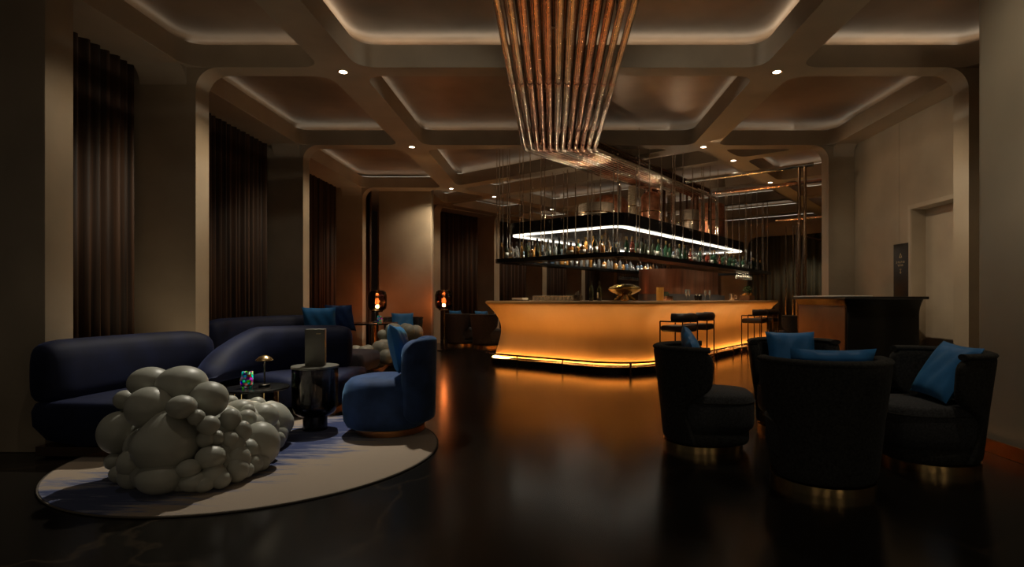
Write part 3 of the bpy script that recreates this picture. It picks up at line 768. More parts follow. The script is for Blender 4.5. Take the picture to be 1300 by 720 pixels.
# ---------------------------------------------------------------- copper pipe frame right of the bar
pf_ = thing('pipe_frame', 'tall copper pipe frame with overhead rails right of the bar', 'frame', (O.x, O.y, 0), RZ)
for (u, va, z) in ((-.35, 5.25, 3.42), (1.0, 5.25, 3.40), (4.4, 5.6, 3.2)):
    bm = B(); tube(bm, [(va, u, z), (7.46 if u < 2 else 8.5, u, z)], .035, 10); obj('rail', bm, 'nickel' if u < 0 else 'copper', pf_, 60)
for (v, u) in ((7.24, -.35), (7.33, -.35), (7.42, 1.0)):
    bm = B(); cyl(bm, v, u, 0, 3.42, .026, 10); obj('post', bm, 'bronze', pf_)
bm = B(); tube(bm, [(7.33, -.35, 2.25), (7.42, 1.0, 2.25)], .018, 8); obj('cross_bar', bm, 'bronze', pf_)
for k, (v, u) in enumerate(((5.35, 4.1), (5.5, 4.3), (5.62, 4.15), (5.75, 4.35), (5.85, 4.2))):
    bm = B(); cyl(bm, v, u + 2.3, 0, 3.3, .02, 8); obj('post', bm, 'nickel', pf_)
# ================================================================ HOST DESK
dk = thing('host_desk', 'black host desk with a copper side and pale top at the right wall', 'desk', (4.2, 7.7, 0))
P, N = rrect(-.46, .46, -.7, .7, .02, 3)
prof = [(-.06, .0), (-.06, .08), (.0, .08)] + [(.045 * max(0, (z - 1.0) / .2) ** 2, z) for z in (1.0, 1.05, 1.1, 1.15, 1.2)] + [(-.4, 1.2), (-.4, 0)]
bm = B(); ring_sweep(bm, P, N, prof); obj('body', bm, 'black', dk, 30)
bm = B(); box(bm, -.478, -.463, -.66, .66, .09, 1.12, .003); obj('copper_panel', bm, 'desk', dk)
bm = B(); box(bm, -.53, .53, -.77, .77, 1.2, 1.235, .006); obj('top', bm, 'blackmatt', dk)
bm = B(); box(bm, -.52, -.02, -.5, .74, 1.235, 1.25, .004); obj('inlay', bm, 'white', dk)
# wall sign
sg = thing('wall_sign', 'tall narrow black sign with small gold print beside the door', 'sign', (XR - .001, 7.93, 1.0))
bm = B(); box(bm, -.03, 0, -.165, .165, -.15, 1.0, .003); obj('board', bm, 'signblack', sg)
bm = B(); X = -.0315
def stroke(bm, y0, z0, y1, z1, w=.008):
    a = Vector((y0, z0)); b = Vector((y1, z1)); t = (b - a).normalized(); n = Vector((-t.y, t.x)) * w / 2
    prism(bm, [tuple(a + n), tuple(b + n), tuple(b - n), tuple(a - n)], X, X + .003, 'x')
stroke(bm, -.03, .80, 0, .86); stroke(bm, 0, .86, .03, .80); stroke(bm, -.012, .79, -.012, .815); stroke(bm, .012, .79, .012, .815)
obj('emblem', bm, 'signgold', sg, 0)
bm = B()
for row, (z, seq) in enumerate(((.72, [-.085, -.055, -.03, .0, .03, .055, .085]), (.675, [-.05, -.025, 0, .025, .05]))):
    for k, y in enumerate(seq):
        stroke(bm, y, z, y, z + .026, .006)
        if k % 2 == 0: stroke(bm, y, z + .024, y + .016, z + .024, .006)
        if k % 3 == 0: stroke(bm, y, z + .003, y + .016, z + .003, .006)
obj('lettering', bm, 'signgold', sg, 0)
bm = B(); stroke(bm, 0, .62, 0, .57); stroke(bm, -.016, .59, 0, .57); stroke(bm, .016, .59, 0, .57); stroke(bm, -.02, .63, .02, .63)
obj('arrow', bm, 'signgold', sg, 0)
# ================================================================ LOUNGE CHAIRS
def pillow(name, w, h, th, m, loc, rot, label, group=None):
    bm = B(); n = 16; grid_ = {}
    for side in (1, -1):
        for i in range(n + 1):
            for j in range(n + 1):
                a, b = -1 + 2 * i / n, -1 + 2 * j / n
                edge = (1 - a ** 4) * (1 - b ** 4)
                x = a * w / 2 * (1 - .07 * (1 - b * b)); z = b * h / 2 * (1 - .07 * (1 - a * a))
                k = (i, j) if (i in (0, n) or j in (0, n)) else (i, j, side)
                if k not in grid_:
                    wr = .006 * math.sin(a * 9 + b * 4) * edge
                    grid_[k] = bm.verts.new((x, side * (th / 2 * edge ** .55 + wr) if len(k) == 3 else 0, z))
        for i in range(n):
            for j in range(n):
                q = []
                for (p, r) in ((i, j), (i + 1, j), (i + 1, j + 1), (i, j + 1)):
                    k = (p, r) if (p in (0, n) or r in (0, n)) else (p, r, side)
                    q.append(grid_[k])
                try: bm.faces.new(q if side > 0 else q[::-1])
                except ValueError: pass
    o = obj(name, bm, m, None, 60, loc, rot)
    return tag(o, label, 'cushion', group)
def make_barrel(loc, rz, label, group, first=[None]):
    """barrel chair, faces local +x"""
    if first[0]: return dup(first[0], loc, rz, label, group)
    t = thing('barrel_chair', label, 'armchair', loc, rz, group)
    # shell
    bm = B(); nz, na = 14, 28; Z0, Z1 = .054, .81
    def ext(z):      # half opening angle of the shell at height z (deg)
        s = (z - Z0) / (Z1 - Z0)
        if s > .62: return 99 - 6 * max(0, (s - .93) / .07) ** 2 * 2
        if s > .40: q = (s - .40) / .22; return 64 + 35 * (q * q * (3 - 2 * q))
        return 64 + 14 * ((.40 - s) / .40) ** 1.5
    def rad(z): s = (z - Z0) / (Z1 - Z0); return .325 + .085 * s ** 1.1
    lay = []
    for inner in (0, 1):
        L = []
        for i in range(nz + 1):
            z = Z0 + (Z1 - Z0) * i / nz; row = []
            for j in range(na + 1):
                a = PI + math.radians(ext(z)) * (-1 + 2 * j / na)
                r = rad(z) - (.085 if inner else 0)
                row.append(bm.verts.new((r * math.cos(a) * .98, r * math.sin(a) * 1.0, z)))
            L.append(row)
        lay.append(L)
    for L in lay:
        for i in range(nz):
            for j in range(na): bm.faces.new([L[i][j], L[i][j + 1], L[i + 1][j + 1], L[i + 1][j]])
    A, C = lay
    for j in range(na):
        bm.faces.new([A[nz][j], A[nz][j + 1], C[nz][j + 1], C[nz][j]]); bm.faces.new([A[0][j], A[0][j + 1], C[0][j + 1], C[0][j]])
    for i in range(nz):
        bm.faces.new([A[i][0], A[i + 1][0], C[i + 1][0], C[i][0]]); bm.faces.new([A[i][na], A[i + 1][na], C[i + 1][na], C[i][na]])
    subsurf(obj('back_shell', bm, 'charcoal', t, 180), 1)
    bm = B()
    pth = []
    for j in range(na + 1):
        a = PI + math.radians(94) * (-1 + 2 * j / na); r = rad(.80) - .042
        pth.append((r * math.cos(a) * .98, r * math.sin(a), .808))
    tube(bm, pth, .046, 10)
    for v in bm.verts: v.co.z = .808 + (v.co.z - .808) * .5
    obj('top_roll', bm, 'charcoal', t, 80)
    # seat base, cushion
    def D(bm, z0, z1, gx, gy, x0=.06, rnd=.03):
        n = 40; rings = []
        for (z, k) in ((z0, .90), (z0 + rnd * .3, .97), (z0 + rnd, 1), (z1 - rnd, 1), (z1 - rnd * .3, .97), (z1, .90)):
            rings.append([bm.verts.new((x0 + p[0] * k, p[1] * k, z)) for p in [superell(gx, gy, 2.8, 2 * PI * i / n) for i in range(n)]])
        for a, b in zip(rings, rings[1:]):
            for i in range(n): bm.faces.new([a[i], a[(i + 1) % n], b[(i + 1) % n], b[i]])
        bm.faces.new(rings[0]); bm.faces.new(rings[-1])
    bm = B(); D(bm, .054, .17, .315, .295, .045); obj('seat_base', bm, 'charcoal', t, 50)
    bm = B(); D(bm, .165, .455, .345, .315, .055, .07)
    obj('seat_cushion', bm, 'greyseat', t, 60)
    bm = B(); tube(bm, [(.055 + p[0] * 1.0, p[1] * 1.0, .395) for p in [superell(.347, .317, 2.8, 2 * PI * i / 40) for i in range(40)]], .006, 6, True); obj('piping', bm, 'charcoal', t)
    bm = B(); lathe(bm, [(0, 0), (.318, 0), (.318, .052), (0, .052)], 48); obj('brass_base', bm, 'brass', t, 40)
    first[0] = t; return t
G = 'barrel chairs in the right foreground'
CH = {'A': (1.235, 4.56, -.18), 'C': (1.77, 3.63, PI / 2 - .10), 'D': (2.77, 4.07, PI + .02), 'B': (2.22, 5.08, -PI / 2 - .05)}
make_barrel((CH['A'][0], CH['A'][1], 0), CH['A'][2], 'charcoal barrel armchair on the left of the group, turned to the right', G)
make_barrel((CH['C'][0], CH['C'][1], 0), CH['C'][2], 'charcoal barrel armchair in front, its rounded back to the camera', G)
make_barrel((CH['D'][0], CH['D'][1], 0), CH['D'][2], 'charcoal barrel armchair on the right of the group, turned to the left', G)
make_barrel((CH['B'][0], CH['B'][1], 0), CH['B'][2], 'charcoal barrel armchair at the back of the group, facing the camera', G)
def on_chair(c, fx, fy, z, w, h, label, tilt=.32, spin=0.0, roll=0.0, back=True):
    x, y, rz = c; p = Matrix.Rotation(rz, 2) @ Vector((fx, fy))
    # pillow plane normal = local y ; want it facing chair front (+x of chair)
    pillow('cushion', w, h, .13, 'cushion', (x + p.x, y + p.y, z), Matrix.Rotation(rz + spin - PI / 2, 4, 'Z').to_euler(), label, None).rotation_euler = \
        (Matrix.Rotation(rz + spin - PI / 2, 4, 'Z') @ Matrix.Rotation(tilt, 4, 'X') @ Matrix.Rotation(roll, 4, 'Y')).to_euler()
on_chair(CH['A'], -.07, .02, .735, .40, .40, 'blue cushion mostly hidden inside the left barrel chair', .3, 0, .4)
on_chair(CH['C'], -.13, .0, .70, .52, .40, 'blue cushion whose top edge shows over the front chair back', .26)
on_chair(CH['D'], -.11, .02, .675, .46, .46, 'blue square cushion propped in the right barrel chair', .56, -.08, -.05)
on_chair(CH['B'], -.13, .03, .69, .46, .42, 'blue cushion facing the camera in the back barrel chair', .28)
# far armchairs
for i, (px, d, rz, lb, cl) in enumerate(((584, 14.4, .9, 'distant dark armchair left of its twin, near the amber floor lamp', 'blue cushion on the distant armchair by the floor lamp'),
                                         (617, 13.9, .9, 'distant dark armchair next to the left end of the bar', 'blue cushion on the distant armchair by the bar end'),
                                         (1002, 14.6, 2.2, 'dark armchair in the distance right of the bar stools', None),
                                         (512, 11.5, -1.2, 'dark armchair by the far table with the amber lamp', 'blue cushion in the armchair by the far table'))):
    x, y = at(px, d) if i != 2 else W(6.2, 3.6); make_barrel((x, y, 0), rz, lb, 'distant barrel chairs')
    if cl: on_chair((x, y, rz), -.12, 0, .72, .46, .40, cl, .3)
# ================================================================ LEFT LOUNGE
RC = Vector((-2.25, 4.33))
rg = thing('rug', 'round cream rug with brushed blue streaks under the bubble chair', 'rug', (RC.x, RC.y, 0))
bm = B(); lathe(bm, [(0, .001), (1.30, .001), (1.315, .006), (1.31, .013), (1.29, .016), (0, .016)], 96); obj('pile', bm, 'rug', rg, 40)
bm = B(); tube(bm, [(1.318 * math.cos(2 * PI * k / 96), 1.318 * math.sin(2 * PI * k / 96), .007) for k in range(96)], .006, 6, True); obj('binding', bm, 'rugedge', rg)
def sofa(name, label, back, seat, crest, m, depth=.74, bt=.27, seatz=.44, m_seat=None):
    """back: outer path (travel so that the seat is on the right), crest(t)->height"""
    t = thing(name, label, 'sofa', (0, 0, 0))
    def round_sec(pts, k, c): return [(c[0] + (p[0] - c[0]) * k, c[1] + (p[1] - c[1]) * (1 if p[1] < .2 else (1 - (1 - k) * .35))) for p in pts]
    def taper(i, n):
        e = min(i, n - 1 - i)
        return (.55, .80, .93, 1)[e] if e < 3 else 1
    pb = spline(back, 40); n = len(pb)
    def secb(i, tt):
        h = crest(tt); k = taper(i, n); w = bt
        pts = [(.03, .40), (.0, .50), (-.0, h - .13), (.03, h - .035), (w * .5, h), (w - .03, h - .03), (w + .02, h - .13), (w, .50), (w - .02, .40)]
        return round_sec(pts, k, (w / 2, .6))
    bm = B(); sweep(bm, pb, secb); subsurf(obj('backrest', bm, m, t, 180), 1)
    ps = spline(seat, 30); n2 = len(ps)
    def secs(i, tt):
        k = taper(i, n2); a, b = .015, bt + depth
        pts = [(a, .09), (a, seatz - .03), (a + .05, seatz), (b - .10, seatz), (b - .03, seatz - .03), (b, seatz - .10), (b - .01, .25), (b - .03, .09)]
        c = ((a + b) / 2, .2)
        return [(c[0] + (p[0] - c[0]) * (1 - (1 - k) * .35), c[1] + (p[1] - c[1]) * (1 - (1 - k) * .15)) for p in pts]
    bm = B(); sweep(bm, ps, secs); subsurf(obj('seat', bm, m_seat or m, t, 180), 1)
    def secp(i, tt):
        a, b = .06, bt + depth - .06
        return [(a, .018), (a, .088), (b, .088), (b, .018)]
    bm = B(); sweep(bm, ps[2:-2], secp); obj('plinth', bm, 'bronze', t, 30)
    return t
# front-left sofa: wraps from the near pier back along the first bay
sofa('sofa', 'dark navy curved sofa at far left, beside the near pier', [(-3.965, 4.10), (-3.945, 4.6), (-3.90, 5.0), (-3.80, 5.4), (-3.62, 5.72)],
     [(-3.965, 4.10), (-3.95, 4.4), (-3.915, 4.7), (-3.87, 5.05)],
     lambda t: .90 - .06 * max(0, (t - .8) / .2) ** 2, 'velvet', depth=.62)
sofa('sofa', 'navy sofa with a sweeping curved back behind the small round tables', [(-3.36, 5.06), (-3.36, 5.45), (-3.28, 5.85), (-3.05, 6.18), (-2.72, 6.40), (-2.32, 6.46)],
     [(-3.30, 5.75), (-3.05, 6.18), (-2.72, 6.40), (-2.36, 6.46), (-2.14, 6.46)],
     lambda t: .50 + .42 * min(1, t / .42) ** .6 if t < .42 else .92 - .012 * (t - .42), 'velvet2', depth=.60)
# rear group sofas
sofa('sofa', 'dark sofa in the second bay, behind the navy sofa with the curved back', [(-4.45, 6.9), (-4.5, 7.6), (-4.45, 8.3), (-4.2, 8.8), (-3.6, 9.0)],
     [(-4.45, 6.95), (-4.5, 7.6), (-4.45, 8.3), (-4.2, 8.8)], lambda t: .96, 'velvet', depth=.6)
sofa('sofa', 'slate velvet sofa end showing right of the navy sofa, before the far bubble chair', [(-3.5, 7.9), (-3.5, 8.2), (-3.48, 8.5), (-3.45, 8.7)],
     [(-3.5, 7.75), (-3.5, 8.2), (-3.46, 8.65)], lambda t: .74, 'mauve', depth=.55)
for px, d, z, rz, w, lb in ((406, 7.6, .90, .2, .44, 'blue cushion on the second-bay sofa, behind the navy sofa crest'), (432, 8.0, .93, -.2, .44, 'dark blue cushion right of the brighter one behind the navy sofa')):
    x, y = at(px, d)
    o = pillow('cushion', w, .40, .13, 'cushion' if px < 430 else 'blue', (x, y, z), (.3, 0, rz), lb)
# ---------------------------------------------------------------- bubble chairs
def bubble(name, label, spec, loc, rz, sc=1.0):
    t = thing(name, label, 'chair', loc, rz); t.scale = (sc,) * 3
    for part in ('backrest', 'seat'):
        bm = B()
        for (p, x, y, z, r, sq) in spec:
            if p != part: continue
            bmesh.ops.create_uvsphere(bm, u_segments=28, v_segments=18, radius=r, matrix=Matrix.Translation((x, y, z)) @ Matrix.Diagonal((1, 1, sq, 1)))
            if r > .17 and abs(sq - .94) < 1e-6:
                for v in bm.verts[-(28 * 17 + 2):]:
                    q = (v.co.z - z) / (r * sq)
                    if q > 0:
                        v.co.z += .20 * r * q ** 4; f = 1 - .30 * q ** 2 * (1 - .2 * q)
                        v.co.x = x + (v.co.x - x) * f; v.co.y = y + (v.co.y - y) * f
        obj(part, bm, 'stone', t, 80)
    return t
BX, BY = -2.50, 3.72
def unproj(cx, cy, rpx, d):
    px = 120 + cx / 3.6; py = 450 + cy / 3.6
    return ((px - 702) * d / 700 - BX, d - BY, 1.2 + (380 - py) * d / 700, rpx / 3.6 * d / 700)
spec = []
def S(part, cx, cy, r, d, sq=1.0):
    x, y, z, rr = unproj(cx, cy, r, d)
    if z - rr * sq < .018: z = .018 + rr * sq
    spec.append((part, x, y, z, rr, sq))
bk = 'backrest'
for a in ((252, 128, 86, 3.70, .82), (400, 136, 104, 3.68, .80), (250, 243, 94, 3.50), (138, 208, 44, 3.72), (112, 357, 84, 3.66, 1.15), (330, 412, 138, 3.44, .94),
          (398, 240, 62, 3.42, .85), (522, 206, 82, 3.66), (466, 288, 36, 3.45), (522, 324, 46, 3.48, .95), (622, 302, 46, 3.66, 1.2), (506, 388, 38, 3.48), (560, 382, 34, 3.53),
          (618, 388, 36, 3.58), (532, 470, 64, 3.46, .85), (655, 480, 54, 3.60, 1.2), (178, 495, 66, 3.44), (310, 596, 104, 3.36, .72), (430, 522, 52, 3.37, .8), (455, 580, 64, 3.38, .72),
          (545, 552, 54, 3.44), (578, 590, 42, 3.44), (172, 590, 58, 3.44), (88, 490, 38, 3.60), (112, 545, 40, 3.54), (650, 556, 52, 3.56, 1.1), (676, 352, 40, 3.68, 1.2), (500, 616, 46, 3.38, .8),
          (470, 440, 70, 3.56), (590, 440, 64, 3.60), (240, 420, 90, 3.62), (420, 330, 80, 3.6), (640, 420, 48, 3.62), (600, 500, 66, 3.58), (240, 560, 66, 3.44), (540, 500, 70, 3.54), (600, 340, 60, 3.68), (400, 610, 60, 3.40, .8)):
    S(bk, *a)
for x, y, z, r in ((-.05, .12, .35, .26), (.06, .10, .24, .22), (-.2, .15, .25, .22), (-.25, .22, .42, .15), (-.1, .2, .45, .18), (.12, .18, .28, .18), (-.15, .3, .2, .18), (.04, -.02, .38, .16), (.18, .06, .2, .16)):
    spec.append((bk, x, y, max(z, r + .02), r, 1))
st = 'seat'
for a in ((755, 415, 86, 3.88, 1.2), (670, 245, 55, 4.15, .7), (702, 258, 30, 4.05), (768, 285, 68, 4.22, .9), (862, 312, 46, 4.55, 1.2), (850, 372, 30, 4.42, 1.3), (838, 432, 32, 4.35, 1.3),
          (620, 222, 35, 4.3), (742, 235, 40, 4.5), (695, 295, 42, 3.95), (805, 248, 36, 4.6), (722, 500, 45, 3.72), (762, 510, 38, 3.8), (800, 480, 40, 4.05), (700, 440, 55, 3.75), (690, 530, 36, 3.62),
          (820, 390, 60, 4.4), (780, 330, 60, 4.3), (720, 330, 60, 4.1)):
    S(st, *a)
for x, y, z, r in ((.08, .55, .2, .2), (.18, .45, .2, .19), (-.05, .6, .2, .18), (.2, .75, .2, .17), (.02, .78, .22, .16), (-.18, .55, .24, .17), (-.15, .75, .2, .15), (.12, .62, .27, .13)):
    spec.append((st, x, y, max(z, r + .02), r, 1))
bubble('bubble_chair', 'stone-white bubble chair of clustered spheres on the round rug', spec, (BX, BY, 0), 0)
# far bubble chair: back away, seat toward the camera
spec2 = []
rnd = random.Random(3)
for k in range(36):
    a = rnd.uniform(0, 2 * PI); r = rnd.uniform(.08, .125); z = rnd.uniform(.1, .42); rr = rnd.uniform(.05, .36)
    spec2.append((st, math.cos(a) * rr, -.2 + math.sin(a) * rr * 1.2, max(z, r + .02), r, 1))
for k in range(52):
    a = rnd.uniform(0, 2 * PI); r = rnd.uniform(.08, .135); z = rnd.uniform(.1, .68); rr = rnd.uniform(0, .30)
    spec2.append((bk, .12 + math.cos(a) * rr * 1.1, .38 + math.sin(a) * rr * .7, max(z, r + .02), r, 1))
fx, fy = at(486, 9.5)
bubble('bubble_chair', 'distant stone-white bubble chair, behind the blue lounge chair', spec2, (fx, fy, 0), -.1)
# ---------------------------------------------------------------- royal blue chair
def blue_chair():
    t = thing('lounge_chair', 'royal blue velvet lounge chair on the right edge of the rug', 'armchair', (-1.47, 5.0, .017), 0)   # faces -x
    bm = B(); n = 44; rings = []
    for (z, k) in ((.055, .80), (.075, .90), (.13, .97), (.25, 1.0), (.36, .985), (.44, .93), (.48, .83), (.497, .62), (.50, .3)):
        rings.append([bm.verts.new((-.03 + p[0] * k, p[1] * k, z)) for p in [superell(.375, .37, 2.5, 2 * PI * i / n) for i in range(n)]])
    for a, b in zip(rings, rings[1:]):
        for i in range(n): bm.faces.new([a[i], a[(i + 1) % n], b[(i + 1) % n], b[i]])
    bm.faces.new(rings[0]); bm.faces.new(rings[-1])
    obj('seat', bm, 'blue', t, 80)
    bm = B(); na, nz = 26, 12; lay = []
    for inner in (0, 1):
        L = []
        for i in range(nz + 1):
            s = -1 + 2 * i / nz; row = []
            for j in range(na + 1):
                q = -1 + 2 * j / na
                # rounded-rectangle outline in (angle, z)
                e = (1 - abs(s) ** 5) ** .2 if abs(s) < 1 else 0
                a = math.radians(62) * q * (.80 + .20 * e)
                zc = .47 + .375 * s * (1 - .06 * abs(q) ** 6)
                r = (.40 if not inner else .285) + (.02 * (zc - .3))
                row.append(bm.verts.new((r * math.cos(a), r * math.sin(a) * 1.02, zc)))
            L.append(row)
        lay.append(L)
    for L in lay:
        for i in range(nz):
            for j in range(na): bm.faces.new([L[i][j], L[i][j + 1], L[i + 1][j + 1], L[i + 1][j]])
    A, C = lay
    for j in range(na):
        for i in (0, nz): bm.faces.new([A[i][j], A[i][j + 1], C[i][j + 1], C[i][j]])
    for i in range(nz):
        for j in (0, na): bm.faces.new([A[i][j], A[i + 1][j], C[i + 1][j], C[i][j]])
    subsurf(obj('backrest', bm, 'blue', t, 180), 2)
    bm = B(); lathe(bm, [(0, 0), (.30, 0), (.30, .05), (0, .05)], 48); obj('base_ring', bm, 'coppertrim', t, 40)
    t.rotation_euler = (0, 0, .06)
blue_chair()
o = pillow('cushion', .42, .44, .13, 'cushion', (-1.385, 4.99, .752), (0, 0, 0), 'bright blue cushion upright on the royal blue lounge chair')
o.rotation_euler = (Matrix.Rotation(PI / 2 + .05, 4, 'Z') @ Matrix.Rotation(-.22, 4, 'X') @ Matrix.Rotation(.10, 4, 'Y')).to_euler()
# ---------------------------------------------------------------- side tables and what stands on them
bt = thing('round_side_table', 'low black round side table between the bubble chair and the navy sofa', 'table', (-2.66, 4.95, .0165))
bm = B(); lathe(bm, [(0, .375), (.265, .375), (.27, .38), (.27, .39), (.265, .395), (0, .395)], 56); obj('tabletop', bm, 'black', bt, 40)
bm = B(); lathe(bm, [(0, 0), (.20, 0), (.20, .02), (.17, .03), (.17, .375), (0, .375)], 40); obj('pedestal', bm, 'black', bt, 40)
for k in range(6):
    a = 2 * PI * k / 6 + .3; bm = B(); cyl(bm, .176 * math.cos(a), .176 * math.sin(a), .03, .375, .006, 8); obj('brass_rib', bm, 'brass', bt)
def mushroom(loc, label, cat='lamp', sc=1):
    t = thing('table_lamp', label, cat, loc, 0, 'mushroom table lamps')
    bm = B(); lathe(bm, [(0, 0), (.05, 0), (.05, .022), (.045, .026), (0, .026)], 28); obj('base', bm, 'black', t, 40)
    bm = B(); cyl(bm, 0, 0, .026, .24, .007, 12); obj('stem', bm, 'black', t)
    bm = B(); lathe(bm, [(.0, .285), (.02, .283), (.045, .27), (.072, .245), (.075, .236), (.071, .236), (.045, .262), (0, .275)], 32); obj('shade', bm, 'brass', t, 60)
    bm = B(); lathe(bm, [(0, .238), (.062, .238), (.062, .242), (0, .242)], 28); obj('diffuser', bm, 'glowdisc', t, 40)
    l = bpy.data.lights.new('lamp_glow', 'POINT'); l.energy = .9; l.color = (1, .78, .5); l.shadow_soft_size = .03
    lo = bpy.data.objects.new('lamp_glow', l); COL.objects.link(lo); lo.parent = t; lo.location = (0, 0, .215)
    return t
def votive(loc, label, sc=1):
    t = thing('votive_holder', label, 'candle holder', loc, 0); t.scale = (sc,) * 3
    bm = B(); lathe(bm, [(0, 0), (.040, 0), (.055, .03), (.06, .08), (.045, .15), (.038, .15), (.05, .08), (.045, .03), (0, .02)], 9)
    for v in bm.verts: v.co += Vector((random.uniform(-1, 1), random.uniform(-1, 1), random.uniform(-1, 1))) * .006
    obj('faceted_cup', bm, 'irid', t, 5)
    bm = B(); lathe(bm, [(0, .021), (.02, .021), (.02, .05), (0, .052)], 12); obj('candle', bm, 'white', t)
mushroom((-2.60, 4.97, .412), 'small brass mushroom lamp on the low black round table')
votive((-2.72, 4.90, .412), 'iridescent faceted votive on the low black round table', .95)
gt = thing('glass_side_table', 'smoked glass side table with a black drum foot beside the blue chair', 'table', (-2.165, 5.02, .0165))
bm = B(); lathe(bm, [(.09, .125), (.14, .135), (.178, .165), (.195, .22), (.197, .56), (.192, .56), (.190, .222), (.174, .170), (.136, .141), (.09, .131)], 48); obj('glass_bowl', bm, 'smoke', gt, 50)
bm = B(); lathe(bm, [(0, 0), (.105, 0), (.105, .124), (0, .124)], 40); obj('foot', bm, 'black', gt, 40)
bm = B(); lathe(bm, [(.0, .561), (.202, .561), (.204, .566), (.204, .578), (.2, .582), (0, .582)], 48); obj('tabletop', bm, 'tabgrey', gt, 40)
mc = thing('menu_holder', 'tall dark menu stand on the smoked glass table', 'menu', (-2.16, 5.02, .599), .25)
bm = B(); box(bm, -.085, .085, -.04, .04, .0, .33, .003); obj('menu_board', bm, 'tabgrey', mc)
bm = B(); box(bm, .01, .05, -.0415, -.0402, .285, .292); obj('printed_mark', bm, 'signgold', mc, 0)
# far table with amber lamps
x, y = at(472, 10.6)
ft = thing('far_table', 'black round table in the far group carrying two lamps', 'table', (x, y, 0))
bm = B(); lathe(bm, [(0, .72), (.48, .72), (.485, .735), (.48, .75), (0, .75)], 48); obj('tabletop', bm, 'black', ft, 40)
bm = B(); lathe(bm, [(0, 0), (.28, 0), (.26, .02), (.10, .05), (.10, .72), (0, .72)], 32); obj('pedestal', bm, 'bronze', ft, 40)
mushroom((x + .10, y - .1, .751), 'small mushroom lamp on the far black table')
votive((x + .20, y - .16, .751), 'small glittering votive on the far black table', .9)
def amber_lamp(loc, stand, label, h0):
    t = thing('amber_lamp', label, 'lamp', loc, 0, 'amber glass lamps')
    bm = B(); lathe(bm, [(0, 0), (.15, 0), (.15, .02), (.03, .03), (.03, h0 - .03), (.12, h0 - .02), (.12, h0), (0, h0)], 32); obj('stand', bm, 'black', t, 40)
    bm = B(); lathe(bm, [(.12, h0), (.19, h0 + .05), (.205, h0 + .12), (.205, h0 + .34), (.18, h0 + .42), (.12, h0 + .455), (.115, h0 + .45), (.174, h0 + .414), (.199, h0 + .336), (.199, h0 + .122), (.185, h0 + .055), (.118, h0 + .006)], 40); obj('glass_shade', bm, 'amberglass', t, 60)
    bm = B(); cyl(bm, 0, 0, h0, h0 + .06, .02, 12); obj('socket', bm, 'brass', t)
    bm = B(); bmesh.ops.create_uvsphere(bm, u_segments=16, v_segments=12, radius=.036, matrix=Matrix.Translation((0, 0, h0 + .10))); obj('bulb', bm, 'bulb', t)
    l = bpy.data.lights.new('lamp_glow', 'POINT'); l.energy = 10; l.color = (1, .5, .2); l.shadow_soft_size = .05
    lo = bpy.data.objects.new('lamp_glow', l); COL.objects.link(lo); lo.parent = t; lo.location = (0, 0, h0 + .2)
x, y = at(479, 12.2); amber_lamp((x, y, 0), 1, 'amber glass lamp on a stand before the broad plain pier', .94)
x, y = at(563.5, 12.9); amber_lamp((x, y, 0), 1, 'amber glass lamp on a stand left of the two distant armchairs', .96)
# ================================================================ LIGHTS
def spot(x, y, z, energy, size=165, blend=.9, col=(1, .85, .64), rad=.04, tgt=None):
    l = bpy.data.lights.new('spot', 'SPOT'); l.energy = energy; l.spot_size = math.radians(size); l.spot_blend = blend; l.color = col; l.shadow_soft_size = rad
    o = bpy.data.objects.new('spot', l); COL.objects.link(o); o.location = (x, y, z)
    if tgt: o.rotation_euler = (Vector(tgt) - Vector((x, y, z))).to_track_quat('-Z', 'Y').to_euler()
    return o
DL = [(-2.37, 6.23, 40, 'downlight at the left crossing of the first ceiling beam'), (2.53, 6.23, 50, 'downlight at the right crossing of the first ceiling beam'),
      (-2.38, 9.30, 70, 'downlight at the left crossing of the second ceiling beam'), (2.54, 9.30, 60, 'downlight at the right crossing of the second ceiling beam'),
      (-2.36, 12.80, 36, 'downlight at the left crossing of the third ceiling beam'), (-1.475, 13.82, 34, 'small downlight right of the third-beam one on the left'),
      (*W(6.02, 0), 34, 'small downlight where the turned beam meets the right beam'), (*W(0, 2.4), 45, 'distant downlight above the left end of the bottle shelf'),
      (*W(6.02, 2.4), 45, 'distant downlight beyond the copper rails on the right'), (*W(0, 4.8), 45, 'most distant downlight over the rear left bays'),
      (-2.37, 3.05, 14, None), (2.53, 3.05, 30, None), (*W(5.4, 7.6), 50, None), (*W(1.0, 7.2), 40, None)]  # spot near the far curtain has no fitting, added to brighten it
for x, y, e, lb in DL:
    if lb:
        t = thing('downlight', lb, 'downlight', (x, y, ZG - .001), 0, 'ceiling downlights')
        bm = B(); lathe(bm, [(.045, 0), (.062, 0), (.062, -.008), (.045, -.004)], 24); obj('trim_ring', bm, 'brass', t, 40)
        bm = B(); lathe(bm, [(0, -.003), (.044, -.003), (.044, 0), (0, 0)], 24); obj('lens', bm, 'downlens', t, 40)
    spot(x, y, ZG - .02, e, 100, .6)
